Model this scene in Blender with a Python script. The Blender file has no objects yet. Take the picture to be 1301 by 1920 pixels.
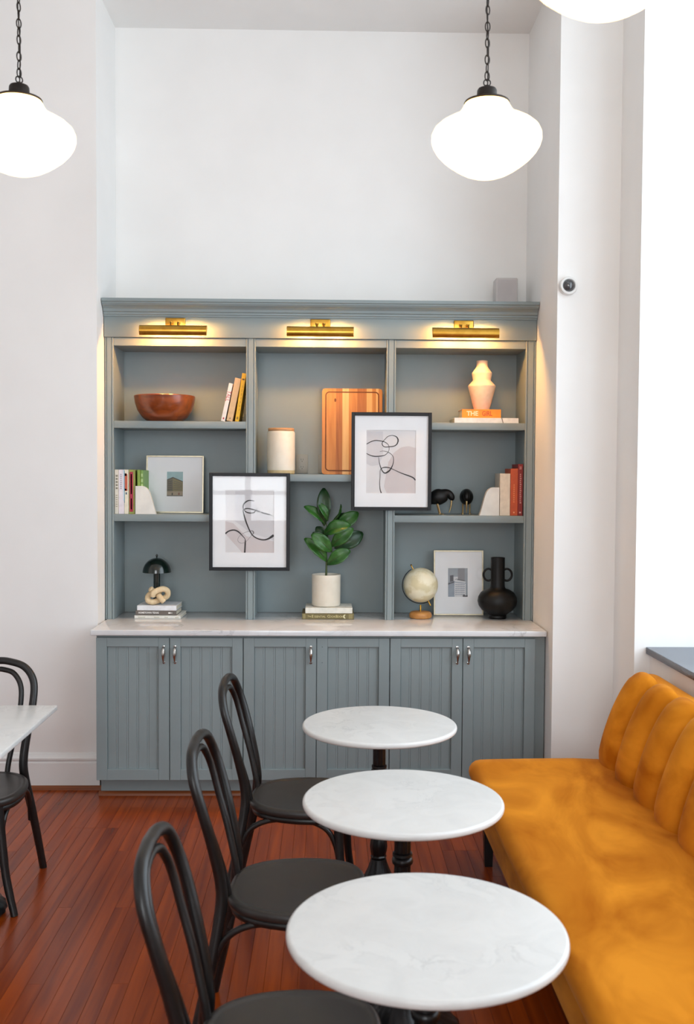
import bpy, bmesh, math, random
from mathutils import Vector, Matrix
random.seed(7)
scene = bpy.context.scene
col = scene.collection
PI = math.pi

# ------------------------------------------------------------------ camera
F_PX, W_PX, H_PX = 1870.0, 1301.0, 1920.0
YAW, PITCH, ROLL = .0205, .038, .006
cd = bpy.data.cameras.new('camera'); cam = bpy.data.objects.new('camera', cd); col.objects.link(cam)
fw = Vector((math.sin(YAW)*math.cos(PITCH), math.cos(YAW)*math.cos(PITCH), -math.sin(PITCH)))
rt = fw.cross(Vector((0, 0, 1))).normalized(); up = rt.cross(fw)
r2 = rt*math.cos(ROLL) + up*math.sin(ROLL); u2 = up*math.cos(ROLL) - rt*math.sin(ROLL)
cam.matrix_world = Matrix(((r2.x, u2.x, -fw.x, 0), (r2.y, u2.y, -fw.y, 0), (r2.z, u2.z, -fw.z, 1.74), (0, 0, 0, 1)))
cd.sensor_fit = 'VERTICAL'; cd.sensor_height = 36.0; cd.sensor_width = 36.0
cd.lens = F_PX/H_PX*36.0
cd.clip_start = .05; cd.clip_end = 60
cd.dof.use_dof = True; cd.dof.focus_distance = 5.5; cd.dof.aperture_fstop = 4.5
scene.camera = cam

# ------------------------------------------------------------------ sky, window light, exposure
wd = bpy.data.worlds.new('overcast_sky'); scene.world = wd; wd.use_nodes = True
wd.node_tree.nodes['Background'].inputs[0].default_value = (.86, .93, 1, 1)
wd.node_tree.nodes['Background'].inputs[1].default_value = 1.0
def area(name, loc, rot, sx, sy, rad, color):
    l = bpy.data.lights.new(name, 'AREA'); l.shape = 'RECTANGLE'; l.size = sx; l.size_y = sy
    l.energy = rad*PI*sx*sy; l.color = color
    o = bpy.data.objects.new(name, l); col.objects.link(o); o.location = loc; o.rotation_euler = rot
    return o
# daylight outside the side window and the wide window behind the camera
area('daylight_side_window', (2.32, 3.04, 2.55), (0, math.radians(90), 0), 3.2, 3.4, 3.9, (.76, .89, 1))
area('daylight_rear_window', (-.815, -4.32, 2.45), (math.radians(90), 0, 0), 2.05, 3.0, 12.0, (.91, .965, 1))
scene.view_settings.view_transform = 'Standard'; scene.view_settings.look = 'None'
scene.view_settings.gamma = 1.0; scene.view_settings.use_curve_mapping = False
scene.view_settings.exposure = -0.05

# ------------------------------------------------------------------ helpers
def lin(c):
    r = []
    for v in c:
        v = v/255.0
        r.append(v/12.92 if v <= .04045 else ((v+.055)/1.055)**2.4)
    return (r[0], r[1], r[2], 1)
MATS = {}
def mat(name, c, rough=.5, c2=None, scale=20., bump=0., metal=0., stretch=(1, 1, 1), sheen=0., coat=0., detail=3., dist=0., lo=.35, hi=.65, bscale=None, emit=None, estr=0., world=False, spec=None, noise_rough=0.):
    if name in MATS: return MATS[name]
    m = bpy.data.materials.new(name); m.use_nodes = True; nt = m.node_tree; b = nt.nodes['Principled BSDF']
    tc = nt.nodes.new('ShaderNodeTexCoord'); mp = nt.nodes.new('ShaderNodeMapping'); mp.inputs['Scale'].default_value = stretch
    if world: nt.links.new(nt.nodes.new('ShaderNodeNewGeometry').outputs['Position'], mp.inputs[0])
    else: nt.links.new(tc.outputs['Object'], mp.inputs[0])
    n = nt.nodes.new('ShaderNodeTexNoise'); n.inputs['Scale'].default_value = scale; n.inputs['Detail'].default_value = detail; n.inputs['Distortion'].default_value = dist
    nt.links.new(mp.outputs[0], n.inputs[0])
    cr = nt.nodes.new('ShaderNodeValToRGB')
    cr.color_ramp.elements[0].position = lo; cr.color_ramp.elements[1].position = hi
    c = lin(c); c2 = lin(c2) if c2 else tuple([x*.94 for x in c[:3]]+[1])
    cr.color_ramp.elements[0].color = c2; cr.color_ramp.elements[1].color = c
    nt.links.new(n.outputs[0], cr.inputs[0]); nt.links.new(cr.outputs[0], b.inputs['Base Color'])
    b.inputs['Roughness'].default_value = rough; b.inputs['Metallic'].default_value = metal
    if noise_rough:
        mr = nt.nodes.new('ShaderNodeMapRange'); mr.inputs[3].default_value = rough-noise_rough; mr.inputs[4].default_value = rough+noise_rough
        nt.links.new(n.outputs[0], mr.inputs[0]); nt.links.new(mr.outputs[0], b.inputs['Roughness'])
    if sheen: b.inputs['Sheen Weight'].default_value = sheen; b.inputs['Sheen Roughness'].default_value = .35; b.inputs['Sheen Tint'].default_value = (1, .8, .45, 1)
    if coat: b.inputs['Coat Weight'].default_value = coat; b.inputs['Coat Roughness'].default_value = .12
    if spec is not None: b.inputs['Specular IOR Level'].default_value = spec
    if emit: b.inputs['Emission Color'].default_value = lin(emit); b.inputs['Emission Strength'].default_value = estr
    if bump:
        n2 = nt.nodes.new('ShaderNodeTexNoise'); n2.inputs['Scale'].default_value = bscale or scale*3; n2.inputs['Detail'].default_value = 3
        nt.links.new(mp.outputs[0], n2.inputs[0])
        bp = nt.nodes.new('ShaderNodeBump'); bp.inputs['Strength'].default_value = bump; bp.inputs['Distance'].default_value = .002
        nt.links.new(n2.outputs[0], bp.inputs['Height']); nt.links.new(bp.outputs[0], b.inputs['Normal'])
    MATS[name] = m
    return m
def mat_marble(name, scale, rough, dark=.62, base=(236, 236, 234), vein=(150, 152, 155)):
    m = bpy.data.materials.new(name); m.use_nodes = True; nt = m.node_tree; b = nt.nodes['Principled BSDF']
    tc = nt.nodes.new('ShaderNodeTexCoord'); mp = nt.nodes.new('ShaderNodeMapping'); mp.inputs['Rotation'].default_value = (0, 0, .6)
    oi = nt.nodes.new('ShaderNodeObjectInfo'); mul = nt.nodes.new('ShaderNodeVectorMath'); mul.operation = 'ADD'
    nt.links.new(tc.outputs['Object'], mul.inputs[0]); nt.links.new(oi.outputs['Location'], mul.inputs[1]); nt.links.new(mul.outputs[0], mp.inputs[0])
    n1 = nt.nodes.new('ShaderNodeTexNoise'); n1.inputs['Scale'].default_value = scale; n1.inputs['Detail'].default_value = 8; n1.inputs['Roughness'].default_value = .62; n1.inputs['Distortion'].default_value = 1.1
    n2 = nt.nodes.new('ShaderNodeTexNoise'); n2.inputs['Scale'].default_value = scale*.45; n2.inputs['Detail'].default_value = 3
    nt.links.new(mp.outputs[0], n1.inputs[0]); nt.links.new(mp.outputs[0], n2.inputs[0])
    # thin veins where the noise crosses its middle value, broken up by the slower noise
    s = nt.nodes.new('ShaderNodeMath'); s.operation = 'SUBTRACT'; s.inputs[1].default_value = .5; nt.links.new(n1.outputs[0], s.inputs[0])
    a = nt.nodes.new('ShaderNodeMath'); a.operation = 'ABSOLUTE'; nt.links.new(s.outputs[0], a.inputs[0])
    mr = nt.nodes.new('ShaderNodeMapRange'); mr.inputs[1].default_value = 0; mr.inputs[2].default_value = .035; mr.inputs[3].default_value = 1; mr.inputs[4].default_value = 0; nt.links.new(a.outputs[0], mr.inputs[0])
    m2 = nt.nodes.new('ShaderNodeMapRange'); m2.inputs[1].default_value = .5; m2.inputs[2].default_value = .75; m2.inputs[3].default_value = 0; m2.inputs[4].default_value = dark; nt.links.new(n2.outputs[0], m2.inputs[0])
    mm = nt.nodes.new('ShaderNodeMath'); mm.operation = 'MULTIPLY'; nt.links.new(mr.outputs[0], mm.inputs[0]); nt.links.new(m2.outputs[0], mm.inputs[1])
    m3 = nt.nodes.new('ShaderNodeMapRange'); m3.inputs[1].default_value = .4; m3.inputs[2].default_value = .75; m3.inputs[3].default_value = 0; m3.inputs[4].default_value = .16; nt.links.new(n1.outputs[0], m3.inputs[0])
    ad = nt.nodes.new('ShaderNodeMath'); ad.operation = 'ADD'; ad.use_clamp = True; nt.links.new(mm.outputs[0], ad.inputs[0]); nt.links.new(m3.outputs[0], ad.inputs[1])
    mx = nt.nodes.new('ShaderNodeMix'); mx.data_type = 'RGBA'; mx.inputs[6].default_value = lin(base); mx.inputs[7].default_value = lin(vein)
    nt.links.new(ad.outputs[0], mx.inputs[0]); nt.links.new(mx.outputs[2], b.inputs['Base Color'])
    b.inputs['Roughness'].default_value = rough
    MATS[name] = m
    return m
def mat_wood(name, c_dark, c_light, rough, axis=2, scale=6., bands=60., coat=0., per_obj=0., spec=.5):
    m = bpy.data.materials.new(name); m.use_nodes = True; nt = m.node_tree; b = nt.nodes['Principled BSDF']
    tc = nt.nodes.new('ShaderNodeTexCoord'); geo = nt.nodes.new('ShaderNodeNewGeometry'); oi = nt.nodes.new('ShaderNodeObjectInfo')
    add = nt.nodes.new('ShaderNodeMath'); add.operation = 'ADD'; nt.links.new(oi.outputs['Random'], add.inputs[0]); nt.links.new(geo.outputs['Random Per Island'], add.inputs[1])
    fr = nt.nodes.new('ShaderNodeMath'); fr.operation = 'FRACT'; nt.links.new(add.outputs[0], fr.inputs[0])
    mp = nt.nodes.new('ShaderNodeMapping'); sc = [bands, bands, bands]; sc[axis] = scale; mp.inputs['Scale'].default_value = sc
    off = nt.nodes.new('ShaderNodeCombineXYZ'); m7 = nt.nodes.new('ShaderNodeMath'); m7.operation = 'MULTIPLY'; m7.inputs[1].default_value = 37.; nt.links.new(fr.outputs[0], m7.inputs[0])
    for i in range(3): nt.links.new(m7.outputs[0], off.inputs[i])
    av = nt.nodes.new('ShaderNodeVectorMath'); av.operation = 'ADD'; nt.links.new(tc.outputs['Object'], av.inputs[0]); nt.links.new(off.outputs[0], av.inputs[1]); nt.links.new(av.outputs[0], mp.inputs[0])
    n = nt.nodes.new('ShaderNodeTexNoise'); n.inputs['Scale'].default_value = 1.; n.inputs['Detail'].default_value = 5; n.inputs['Distortion'].default_value = .6; nt.links.new(mp.outputs[0], n.inputs[0])
    mixf = nt.nodes.new('ShaderNodeMix'); mixf.data_type = 'FLOAT'; mixf.inputs[0].default_value = per_obj
    nt.links.new(n.outputs[0], mixf.inputs[2]); nt.links.new(fr.outputs[0], mixf.inputs[3])
    cr = nt.nodes.new('ShaderNodeValToRGB'); cr.color_ramp.elements[0].position = .25; cr.color_ramp.elements[1].position = .75
    cr.color_ramp.elements[0].color = lin(c_dark); cr.color_ramp.elements[1].color = lin(c_light)
    nt.links.new(mixf.outputs[0], cr.inputs[0]); nt.links.new(cr.outputs[0], b.inputs['Base Color'])
    b.inputs['Roughness'].default_value = rough; b.inputs['Specular IOR Level'].default_value = spec
    if coat: b.inputs['Coat Weight'].default_value = coat; b.inputs['Coat Roughness'].default_value = .15
    MATS[name] = m
    return m
def mat_glass(name, refl=.1, tint=(1, 1, 1, 1)):
    m = bpy.data.materials.new(name); m.use_nodes = True; nt = m.node_tree
    out = nt.nodes['Material Output']; nt.nodes.remove(nt.nodes['Principled BSDF'])
    t = nt.nodes.new('ShaderNodeBsdfTransparent'); t.inputs[0].default_value = tint
    g = nt.nodes.new('ShaderNodeBsdfGlossy'); g.inputs['Roughness'].default_value = .015
    mx = nt.nodes.new('ShaderNodeMixShader'); mx.inputs[0].default_value = refl; nt.links.new(t.outputs[0], mx.inputs[1]); nt.links.new(g.outputs[0], mx.inputs[2])
    nt.links.new(mx.outputs[0], out.inputs[0]); MATS[name] = m
    return m

class MB:
    def __init__(s): s.v = []; s.f = []
    def add(s, vs, fs):
        o = len(s.v); s.v += [tuple(p) for p in vs]; s.f += [tuple(i+o for i in f) for f in fs]; return s
    def box(s, x0, x1, y0, y1, z0, z1, bev=0., seg=2, mtx=None):
        if bev <= 0:
            vs = [(x, y, z) for x in (x0, x1) for y in (y0, y1) for z in (z0, z1)]
            fs = [(0, 1, 3, 2), (4, 6, 7, 5), (0, 4, 5, 1), (2, 3, 7, 6), (0, 2, 6, 4), (1, 5, 7, 3)]
        else:
            bm = bmesh.new(); bmesh.ops.create_cube(bm, size=1.)
            for v in bm.verts: v.co = Vector(((x0+x1)/2+v.co.x*(x1-x0), (y0+y1)/2+v.co.y*(y1-y0), (z0+z1)/2+v.co.z*(z1-z0)))
            bmesh.ops.bevel(bm, geom=bm.edges[:], offset=bev, segments=seg, profile=.5, affect='EDGES')
            bm.verts.index_update(); vs = [tuple(v.co) for v in bm.verts]; fs = [tuple(v.index for v in f.verts) for f in bm.faces]; bm.free()
        if mtx is not None: vs = [tuple(mtx @ Vector(p)) for p in vs]
        return s.add(vs, fs)
    def lathe(s, prof, n=32, c=(0, 0, 0), mtx=None, flute=0., nf=0):
        vs = []; fs = []
        for (r, z) in prof:
            for k in range(n):
                a = 2*PI*k/n; rr = r*(1+flute*math.cos(nf*a)) if flute else r
                vs.append((c[0]+rr*math.cos(a), c[1]+rr*math.sin(a), c[2]+z))
        for i in range(len(prof)-1):
            for k in range(n):
                k2 = (k+1) % n; fs.append((i*n+k, i*n+k2, (i+1)*n+k2, (i+1)*n+k))
        if prof[0][0] > 1e-5: fs.append(tuple(range(n-1, -1, -1)))
        if prof[-1][0] > 1e-5: fs.append(tuple((len(prof)-1)*n+k for k in range(n)))
        if mtx is not None: vs = [tuple(mtx @ Vector(p)) for p in vs]
        return s.add(vs, fs)
    def tube(s, pts, rad, n=10, closed=False, asp=1., upv=(0, 0, 1), caps=True):
        P = [Vector(p) for p in pts]; m = len(P)
        if not isinstance(rad, (list, tuple)): rad = [rad]*m
        T = []
        for i in range(m):
            a = P[(i-1) % m] if (closed or i > 0) else P[i]; b = P[(i+1) % m] if (closed or i < m-1) else P[i]
            T.append((b-a).normalized())
        u = Vector(upv); u = (u-T[0]*u.dot(T[0]))
        if u.length < 1e-4: u = T[0].orthogonal()
        u.normalize(); vs = []; fs = []
        for i in range(m):
            u = (u-T[i]*u.dot(T[i])).normalized(); w = T[i].cross(u)
            for k in range(n):
                a = 2*PI*k/n; vs.append(P[i]+u*(rad[i]*asp*math.cos(a))+w*(rad[i]*math.sin(a)))
        for i in range(m if closed else m-1):
            j = (i+1) % m
            for k in range(n):
                k2 = (k+1) % n; fs.append((i*n+k, i*n+k2, j*n+k2, j*n+k))
        if not closed and caps: fs.append(tuple(range(n-1, -1, -1))); fs.append(tuple((m-1)*n+k for k in range(n)))
        return s.add(vs, fs)
    def prism(s, poly, d0, d1, axis='y'):
        n = len(poly)
        def p(a, b, d): return (a, d, b) if axis == 'y' else ((d, a, b) if axis == 'x' else (a, b, d))
        vs = [p(a, b, d0) for a, b in poly]+[p(a, b, d1) for a, b in poly]
        fs = [tuple(range(n)), tuple(range(2*n-1, n-1, -1))]+[(i, i+n, (i+1) % n+n, (i+1) % n) for i in range(n)]
        return s.add(vs, fs)
    def ribbon(s, pts, widths, y, th=.0006):
        m = len(pts); L = []; R_ = []
        for i in range(m):
            a = pts[max(i-1, 0)]; b = pts[min(i+1, m-1)]; dx, dz = b[0]-a[0], b[1]-a[1]; l = math.hypot(dx, dz) or 1
            w = widths[i]/2; L.append((pts[i][0]-dz/l*w, pts[i][1]+dx/l*w)); R_.append((pts[i][0]+dz/l*w, pts[i][1]-dx/l*w))
        o = len(s.v)
        for q in range(m): s.v += [(L[q][0], y, L[q][1]), (R_[q][0], y, R_[q][1]), (L[q][0], y-th, L[q][1]), (R_[q][0], y-th, R_[q][1])]
        for q in range(m-1):
            a = o+4*q; b = a+4
            s.f += [(a+2, a+3, b+3, b+2), (a, a+2, b+2, b), (a+1, b+1, b+3, a+3), (a, b, b+1, a+1)]
        return s
    def mesh(s, name, smooth=True, ang=35):
        me = bpy.data.meshes.new(name); me.from_pydata(s.v, [], s.f)
        bm = bmesh.new(); bm.from_mesh(me); bmesh.ops.recalc_face_normals(bm, faces=bm.faces[:]); bm.to_mesh(me); bm.free()
        if smooth: me.shade_smooth(); me.set_sharp_from_angle(angle=math.radians(ang))
        return me
    def build(s, name, m, parent=None, loc=None, ang=35):
        me = s.mesh(name, ang=ang); me.materials.append(m)
        return place(name, me, parent, loc)
def place(name, me, parent=None, loc=None, rot=None):
    o = bpy.data.objects.new(name, me); col.objects.link(o)
    if parent is not None: o.parent = parent
    if loc: o.location = loc
    if rot: o.rotation_euler = rot
    return o
def tag(o, label, cat, group=None):
    o['label'] = label; o['category'] = cat
    if group: o['group'] = group
    return o
def struct(o, label=None):
    o['kind'] = 'structure'
    if label: o['label'] = label
    return o
def thing(name, label, cat, loc=(0, 0, 0), rot=(0, 0, 0), group=None):
    o = bpy.data.objects.new(name, None); col.objects.link(o); o.location = loc; o.rotation_euler = rot; o.empty_display_size = .05
    return tag(o, label, cat, group)
def copy_tree(o, label=None, parent=None):
    c = o.copy(); col.objects.link(c)
    if parent is not None: c.parent = parent
    if label: c['label'] = label
    for ch in list(o.children): copy_tree(ch, None, c)
    return c
def spline(pts, n=8, closed=False):
    P = [Vector(p) for p in pts]; m = len(P); out = []
    for i in range(m if closed else m-1):
        p0 = P[(i-1) % m] if (closed or i > 0) else P[i]*2-P[i+1]
        p1 = P[i]; p2 = P[(i+1) % m]
        p3 = P[(i+2) % m] if (closed or i < m-2) else P[i+1]*2-P[i]
        for k in range(n):
            t = k/n; t2 = t*t; t3 = t2*t
            out.append(.5*((2*p1)+(p2-p0)*t+(2*p0-5*p1+4*p2-p3)*t2+(3*p1-p0-3*p2+p3)*t3))
    if not closed: out.append(P[-1])
    return out
_font_cache = {}
def text_part(s, size, parent, m, fn, name='spine_text', sx=1., extr=.0003, bold=.0):
    """lettering as a thin mesh; fn maps (along, up, out) to the local frame"""
    cu = bpy.data.curves.new('lettering', 'FONT'); cu.body = s; cu.size = size; cu.align_x = 'CENTER'; cu.align_y = 'CENTER'; cu.extrude = extr; cu.resolution_u = 3; cu.offset = bold
    o = bpy.data.objects.new('lettering', cu); col.objects.link(o)
    dg = bpy.context.evaluated_depsgraph_get(); me = bpy.data.meshes.new_from_object(o.evaluated_get(dg))
    bpy.data.objects.remove(o); bpy.data.curves.remove(cu)
    for v in me.vertices: v.co = Vector(fn(v.co.x*sx, v.co.y, v.co.z+extr))
    me.materials.clear(); me.materials.append(m)
    return place(name, me, parent)

# ------------------------------------------------------------------ materials
M_WALL = mat('wall_paint', (245, 244, 242), .6, (242, 241, 239), 3., .03, bscale=220)
M_CEIL = mat('ceiling_paint', (247, 246, 244), .8, (244, 243, 241), 3.)
M_TRIM = mat('trim_paint', (236, 236, 235), .35, (231, 231, 230), 4.)
M_CAB = mat('cabinet_paint', (134, 146, 148), .42, (131, 143, 145), 5., .02, bscale=300)
M_MARBLE_T = mat_marble('table_marble', 8.5, .3, .48, (221, 221, 219), (146, 148, 150))
M_MARBLE_C = mat_marble('counter_marble', 3.2, .12, .8, (226, 227, 229), (126, 129, 134))
M_FLOOR = mat_wood('floor_wood', (96, 32, 6), (160, 70, 16), .25, axis=1, scale=1.1, bands=22., per_obj=.16, spec=.33)
M_SHOE = mat_wood('shoe_wood', (100, 46, 18), (140, 76, 34), .4, axis=0, scale=2., bands=60.)
M_BLACKW = mat('black_wood', (22, 21, 21), .36, (18, 17, 17), 18., .02)
M_SEAT = mat('seat_black', (46, 43, 41), .42, (41, 38, 36), 10., .03)
M_IRON = mat('cast_iron', (22, 22, 24), .32, (15, 15, 16), 40., .15, metal=.3)
M_VELVET = mat('mustard_velvet', (222, 142, 38), .95, (170, 94, 12), 3.2, .05, sheen=.1, world=True, spec=.06, detail=4., dist=1.6, lo=.3, hi=.68, bscale=160, stretch=(1, .5, 1))
M_PIPE = mat('velvet_seam', (92, 48, 10), .85, (80, 40, 8), 20.)
M_BRASS = mat('brass', (214, 166, 74), .28, (200, 150, 60), 30., metal=1.)
M_GOLD = mat('pale_gold', (205, 180, 130), .35, (190, 160, 110), 30., metal=1.)
M_NICKEL = mat('satin_nickel', (200, 198, 194), .25, (180, 178, 174), 30., metal=1.)
M_BRONZE = mat('dark_bronze', (52, 46, 42), .45, (40, 34, 31), 40., metal=.6)
M_OPAL = mat('opal_glass', (150, 150, 146), .12, (146, 146, 142), 6., emit=(255, 208, 135), estr=4.6)
M_BULB = mat('warm_bulb', (255, 220, 160), .4, emit=(255, 190, 105), estr=520.)
M_WHITE = mat('white_paper', (232, 230, 226), .7, (226, 224, 220), 30.)
M_PAGES = mat('book_pages', (226, 216, 196), .8, (206, 196, 176), 4., stretch=(1, 1, 60))
M_BLACK = mat('black_ceramic', (12, 12, 13), .42, (9, 9, 10), 60., .08, bscale=300, spec=.3)
M_CREAM = mat('cream_ceramic', (232, 224, 208), .4, (226, 217, 200), 20., .03)
M_CLAY = mat('bare_clay', (198, 180, 140), .8, (186, 168, 128), 60.)
M_PINK = mat('blush_ceramic', (232, 208, 186), .65, (226, 200, 176), 40., .05)
M_FRAMEB = mat('black_frame', (17, 19, 25), .4, (14, 16, 21), 30., spec=.3)
M_FRAMEG = mat('champagne_frame', (216, 206, 180), .35, (204, 192, 164), 30., metal=.5)
M_INK = mat('ink', (42, 38, 40), .6, (32, 29, 31), 60.)
M_INKG = mat('ink_thin', (110, 104, 104), .6, (92, 88, 88), 60.)
M_MATB = mat('mat_board', (236, 237, 239), .7, (232, 233, 235), 10.)
M_ART = mat('art_paper', (219, 217, 218), .7, (212, 210, 211), 6.)
M_ARTP = mat('art_blush', (206, 198, 198), .7, (198, 189, 189), 6.)
M_ARTG = mat('art_grey', (205, 203, 206), .7, (198, 196, 199), 6.)
M_GLASS = mat_glass('picture_glass', .013)
M_GLASS2 = mat_glass('small_picture_glass', .022)
M_WGLASS = mat_glass('window_glass', .05)
M_BOWL = mat_wood('bowl_wood', (84, 34, 12), (158, 76, 30), .28, axis=0, scale=5., bands=22., coat=.4)
M_BOARD = [mat_wood('acacia_%s' % n, a, b, .45, axis=2, scale=3., bands=45.) for n, a, b in (('brown', (150, 88, 42), (196, 130, 70)), ('honey', (186, 120, 58), (214, 152, 84)), ('pale', (222, 176, 112), (240, 204, 146)))]
M_GROOVE = mat('board_groove', (120, 66, 30), .6, (104, 56, 24), 30.)
M_LIDW = mat_wood('lid_wood', (190, 136, 88), (214, 166, 118), .5, axis=0, scale=8., bands=60.)
M_KNOT = mat_wood('pale_wood', (216, 188, 146), (236, 214, 176), .55, axis=2, scale=20., bands=60.)
M_OAK = mat_wood('base_wood', (176, 112, 50), (214, 156, 88), .45, axis=0, scale=14., bands=50.)
M_GREEN = mat('dark_green_enamel', (9, 26, 19), .2, (6, 19, 14), 40., coat=.5)
M_LEAF = mat('leaf_green', (58, 108, 40), .35, (36, 82, 30), 18., .1, bscale=60)
M_LEAFD = mat('leaf_dark', (30, 66, 30), .35, (22, 50, 24), 18., .1, bscale=60)
M_STEM = mat('stem_green', (84, 100, 56), .6, (70, 80, 44), 40.)
M_SOIL = mat('soil', (50, 38, 30), .95, (30, 22, 18), 120., .5)
M_GLOBE = mat('globe_paper', (230, 224, 198), .4, (212, 202, 166), 14., detail=6., lo=.46, hi=.56)
M_SILL = mat('sill_stone', (88, 96, 112), .25, (78, 86, 100), 30.)
M_PLATE = mat('outlet_plate', (142, 148, 146), .4, (136, 142, 140), 10.)
M_DARK = mat('dark_slot', (30, 30, 32), .6, (24, 24, 26), 10.)
M_PLASTIC = mat('white_plastic', (236, 236, 234), .35, (230, 230, 228), 10.)
M_DOME = mat('smoked_dome', (60, 62, 66), .06, (40, 42, 46), 8., coat=1.)
M_STONE = mat('white_marble_bookend', (232, 230, 222), .35, (214, 212, 206), 9., detail=6.)

# ------------------------------------------------------------------ room shell
NX0, NX1 = -1.25, 1.18          # niche sides
YB, YL, YR = 5.96, 5.466, 5.14  # niche back, left wall face, right pier face
ZC = 4.34                       # ceiling
XS, XA, YW = 1.499, 1.575, 4.79 # side wall face, apron face, far window reveal
floor = struct(MB().box(-5, 2.4, -4.4, 6.15, -.08, -.012).build('floor', M_DARK), 'narrow reddish brown hardwood strip floor')
PWD = .0575
plank_mesh = {}
def plank(L):
    if L not in plank_mesh:
        me = MB().box(0, PWD-.0008, 0, L-.0008, -.012, 0, bev=.0005, seg=1).mesh('plank'); me.materials.append(M_FLOOR); plank_mesh[L] = me
    return plank_mesh[L]
lens = (.9, 1.2, 1.5, 1.8)
rest = MB(); count = 0
x = -2.16
ncol = int((1.57+2.16)/PWD)
for i in range(ncol):
    x = -2.16+i*PWD; y = 1.55-random.choice((0, .3, .6, .9, 1.2))
    ymax = 5.466 if x < -1.2 else (5.37 if x < 1.16 else (5.14 if x < 1.49 else 4.79))
    while y < ymax-.02:
        L = random.choice(lens)
        if y+L > ymax: L = round(ymax-y, 3)
        if count < 298:
            place('plank', plank(L), floor, (x, y, 0)); count += 1
        else: rest.box(x, x+PWD-.0008, y, y+L-.0008, -.012, 0)
        y += L
    y = -4.2
    while y < .3: rest.box(x, x+PWD-.0008, y, min(y+1.5, .349), -.012, 0); y += 1.5
for i in range(int((5-2.16)/PWD)):
    x = -2.16-(i+1)*PWD; y = -4.2-random.random()
    while y < 5.46:
        L = random.choice(lens); rest.box(x, x+PWD-.0008, max(y, -4.2), min(y+L-.0008, 5.466), -.012, 0); y += L
# filler under the first plank rows, so that no strip stays bare
rest.box(-2.16, 1.57, -4.2, 1.6, -.02, -.0125)
ro = rest.build('planks', M_FLOOR, floor); ro['kind'] = 'stuff'

struct(MB().box(-5, 2.4, -4.4, 6.15, ZC, ZC+.1).build('ceiling', M_CEIL), 'plain white ceiling')
struct(MB().box(-5, NX0, YL, 6.15, 0, ZC).build('wall_left', M_WALL), 'plain white wall left of the bookcase niche')
struct(MB().box(NX0, NX1, YB, 6.15, 0, ZC).build('wall_back', M_WALL), 'white back wall of the niche above the bookcase')
struct(MB().box(NX1, 2.4, YR, 6.15, 0, ZC).box(XS, 2.4, YW, YR, 0, ZC).build('wall_right', M_WALL), 'white corner pier between the niche and the window')
WY0 = 1.3
struct(MB().box(XA, 2.1, WY0, YW, 0, .875).build('wall_apron', M_WALL), 'white wall under the window sill')
struct(MB().box(XA, 2.1, WY0, YW, 4.15, ZC).build('wall_header', M_WALL), 'white wall above the side window')
struct(MB().box(XS, 2.4, -4.2, WY0, 0, ZC).build('wall_right_near', M_WALL), 'white side wall beside the camera')
struct(MB().box(-5.1, -5, -4.4, 6.15, 0, ZC).build('wall_far_left', M_WALL), 'white wall on the far left of the room')
rw = MB()
for a, b in ((-5, -1.85), (.22, 2.4)): rw.box(a, b, -4.4, -4.2, 0, ZC)
for a, b in ((-1.85, .22),): rw.box(a, b, -4.4, -4.2, 0, .95).box(a, b, -4.4, -4.2, 3.95, ZC)
struct(rw.build('wall_rear', M_WALL), 'white rear wall with one wide window')

def window_y(name, x0, x1, z0, z1, yc, vb, hb, label):
    f = MB(); t = .03
    for xx in (x0, x1-.06): f.box(xx, xx+.06, yc-t, yc+t, z0, z1)
    for zz in (z0, z1-.06): f.box(x0+.06, x1-.06, yc-t, yc+t, zz, zz+.06)
    o = struct(f.build(name, M_TRIM), label)
    xs = [x0+.06]+list(vb)+[x1-.06]; zs = [z0+.06]+list(hb)+[z1-.06]
    for v in vb: MB().box(v-.045, v+.045, yc-.025, yc+.025, z0+.06, z1-.06).build('mullion', M_TRIM, o)
    for h in hb:
        for i in range(len(xs)-1): MB().box(xs[i]+(.045 if i else 0), xs[i+1]-(.045 if i < len(xs)-2 else 0), yc-.025, yc+.025, h-.03, h+.03).build('glazing_bar', M_TRIM, o)
    for i in range(len(xs)-1):
        for j in range(len(zs)-1):
            MB().box(xs[i]+(.045 if i else 0), xs[i+1]-(.045 if i < len(xs)-2 else 0), yc-.003, yc+.003, zs[j]+(.03 if j else 0), zs[j+1]-(.03 if j < len(zs)-2 else 0)).build('pane', M_WGLASS, o)
window_y('window_2', -1.85, .22, .95, 3.95, -4.27, (-1.22, -.47), (1.44, 2.7), 'wide white window in the rear wall')
def window_x(name, y0, y1, z0, z1, xc, vb, hb, label):
    f = MB(); t = .03
    for yy in (y0, y1-.07): f.box(xc-t, xc+t, yy, yy+.07, z0, z1)
    for zz in (z0, z1-.07): f.box(xc-t, xc+t, y0+.07, y1-.07, zz, zz+.07)
    o = struct(f.build(name, M_TRIM), label)
    ys = [y0+.07]+list(vb)+[y1-.07]; zs = [z0+.07]+list(hb)+[z1-.07]
    for v in vb: MB().box(xc-.03, xc+.03, v-.04, v+.04, z0+.07, z1-.07).build('mullion', M_TRIM, o)
    for i in range(len(ys)-1):
        a = ys[i]+(.04 if i else 0); b = ys[i+1]-(.04 if i < len(ys)-2 else 0)
        for h in hb: MB().box(xc-.025, xc+.025, a, b, h-.03, h+.03).build('glazing_bar', M_TRIM, o)
        for j in range(len(zs)-1): MB().box(xc-.003, xc+.003, a, b, zs[j]+(.03 if j else 0), zs[j+1]-(.03 if j < len(zs)-2 else 0)).build('pane', M_WGLASS, o)
window_x('window_1', WY0, YW, .909, 4.15, 2.05, (2.46, 3.63), (2.75,), 'tall side window above the mustard bench')
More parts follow.
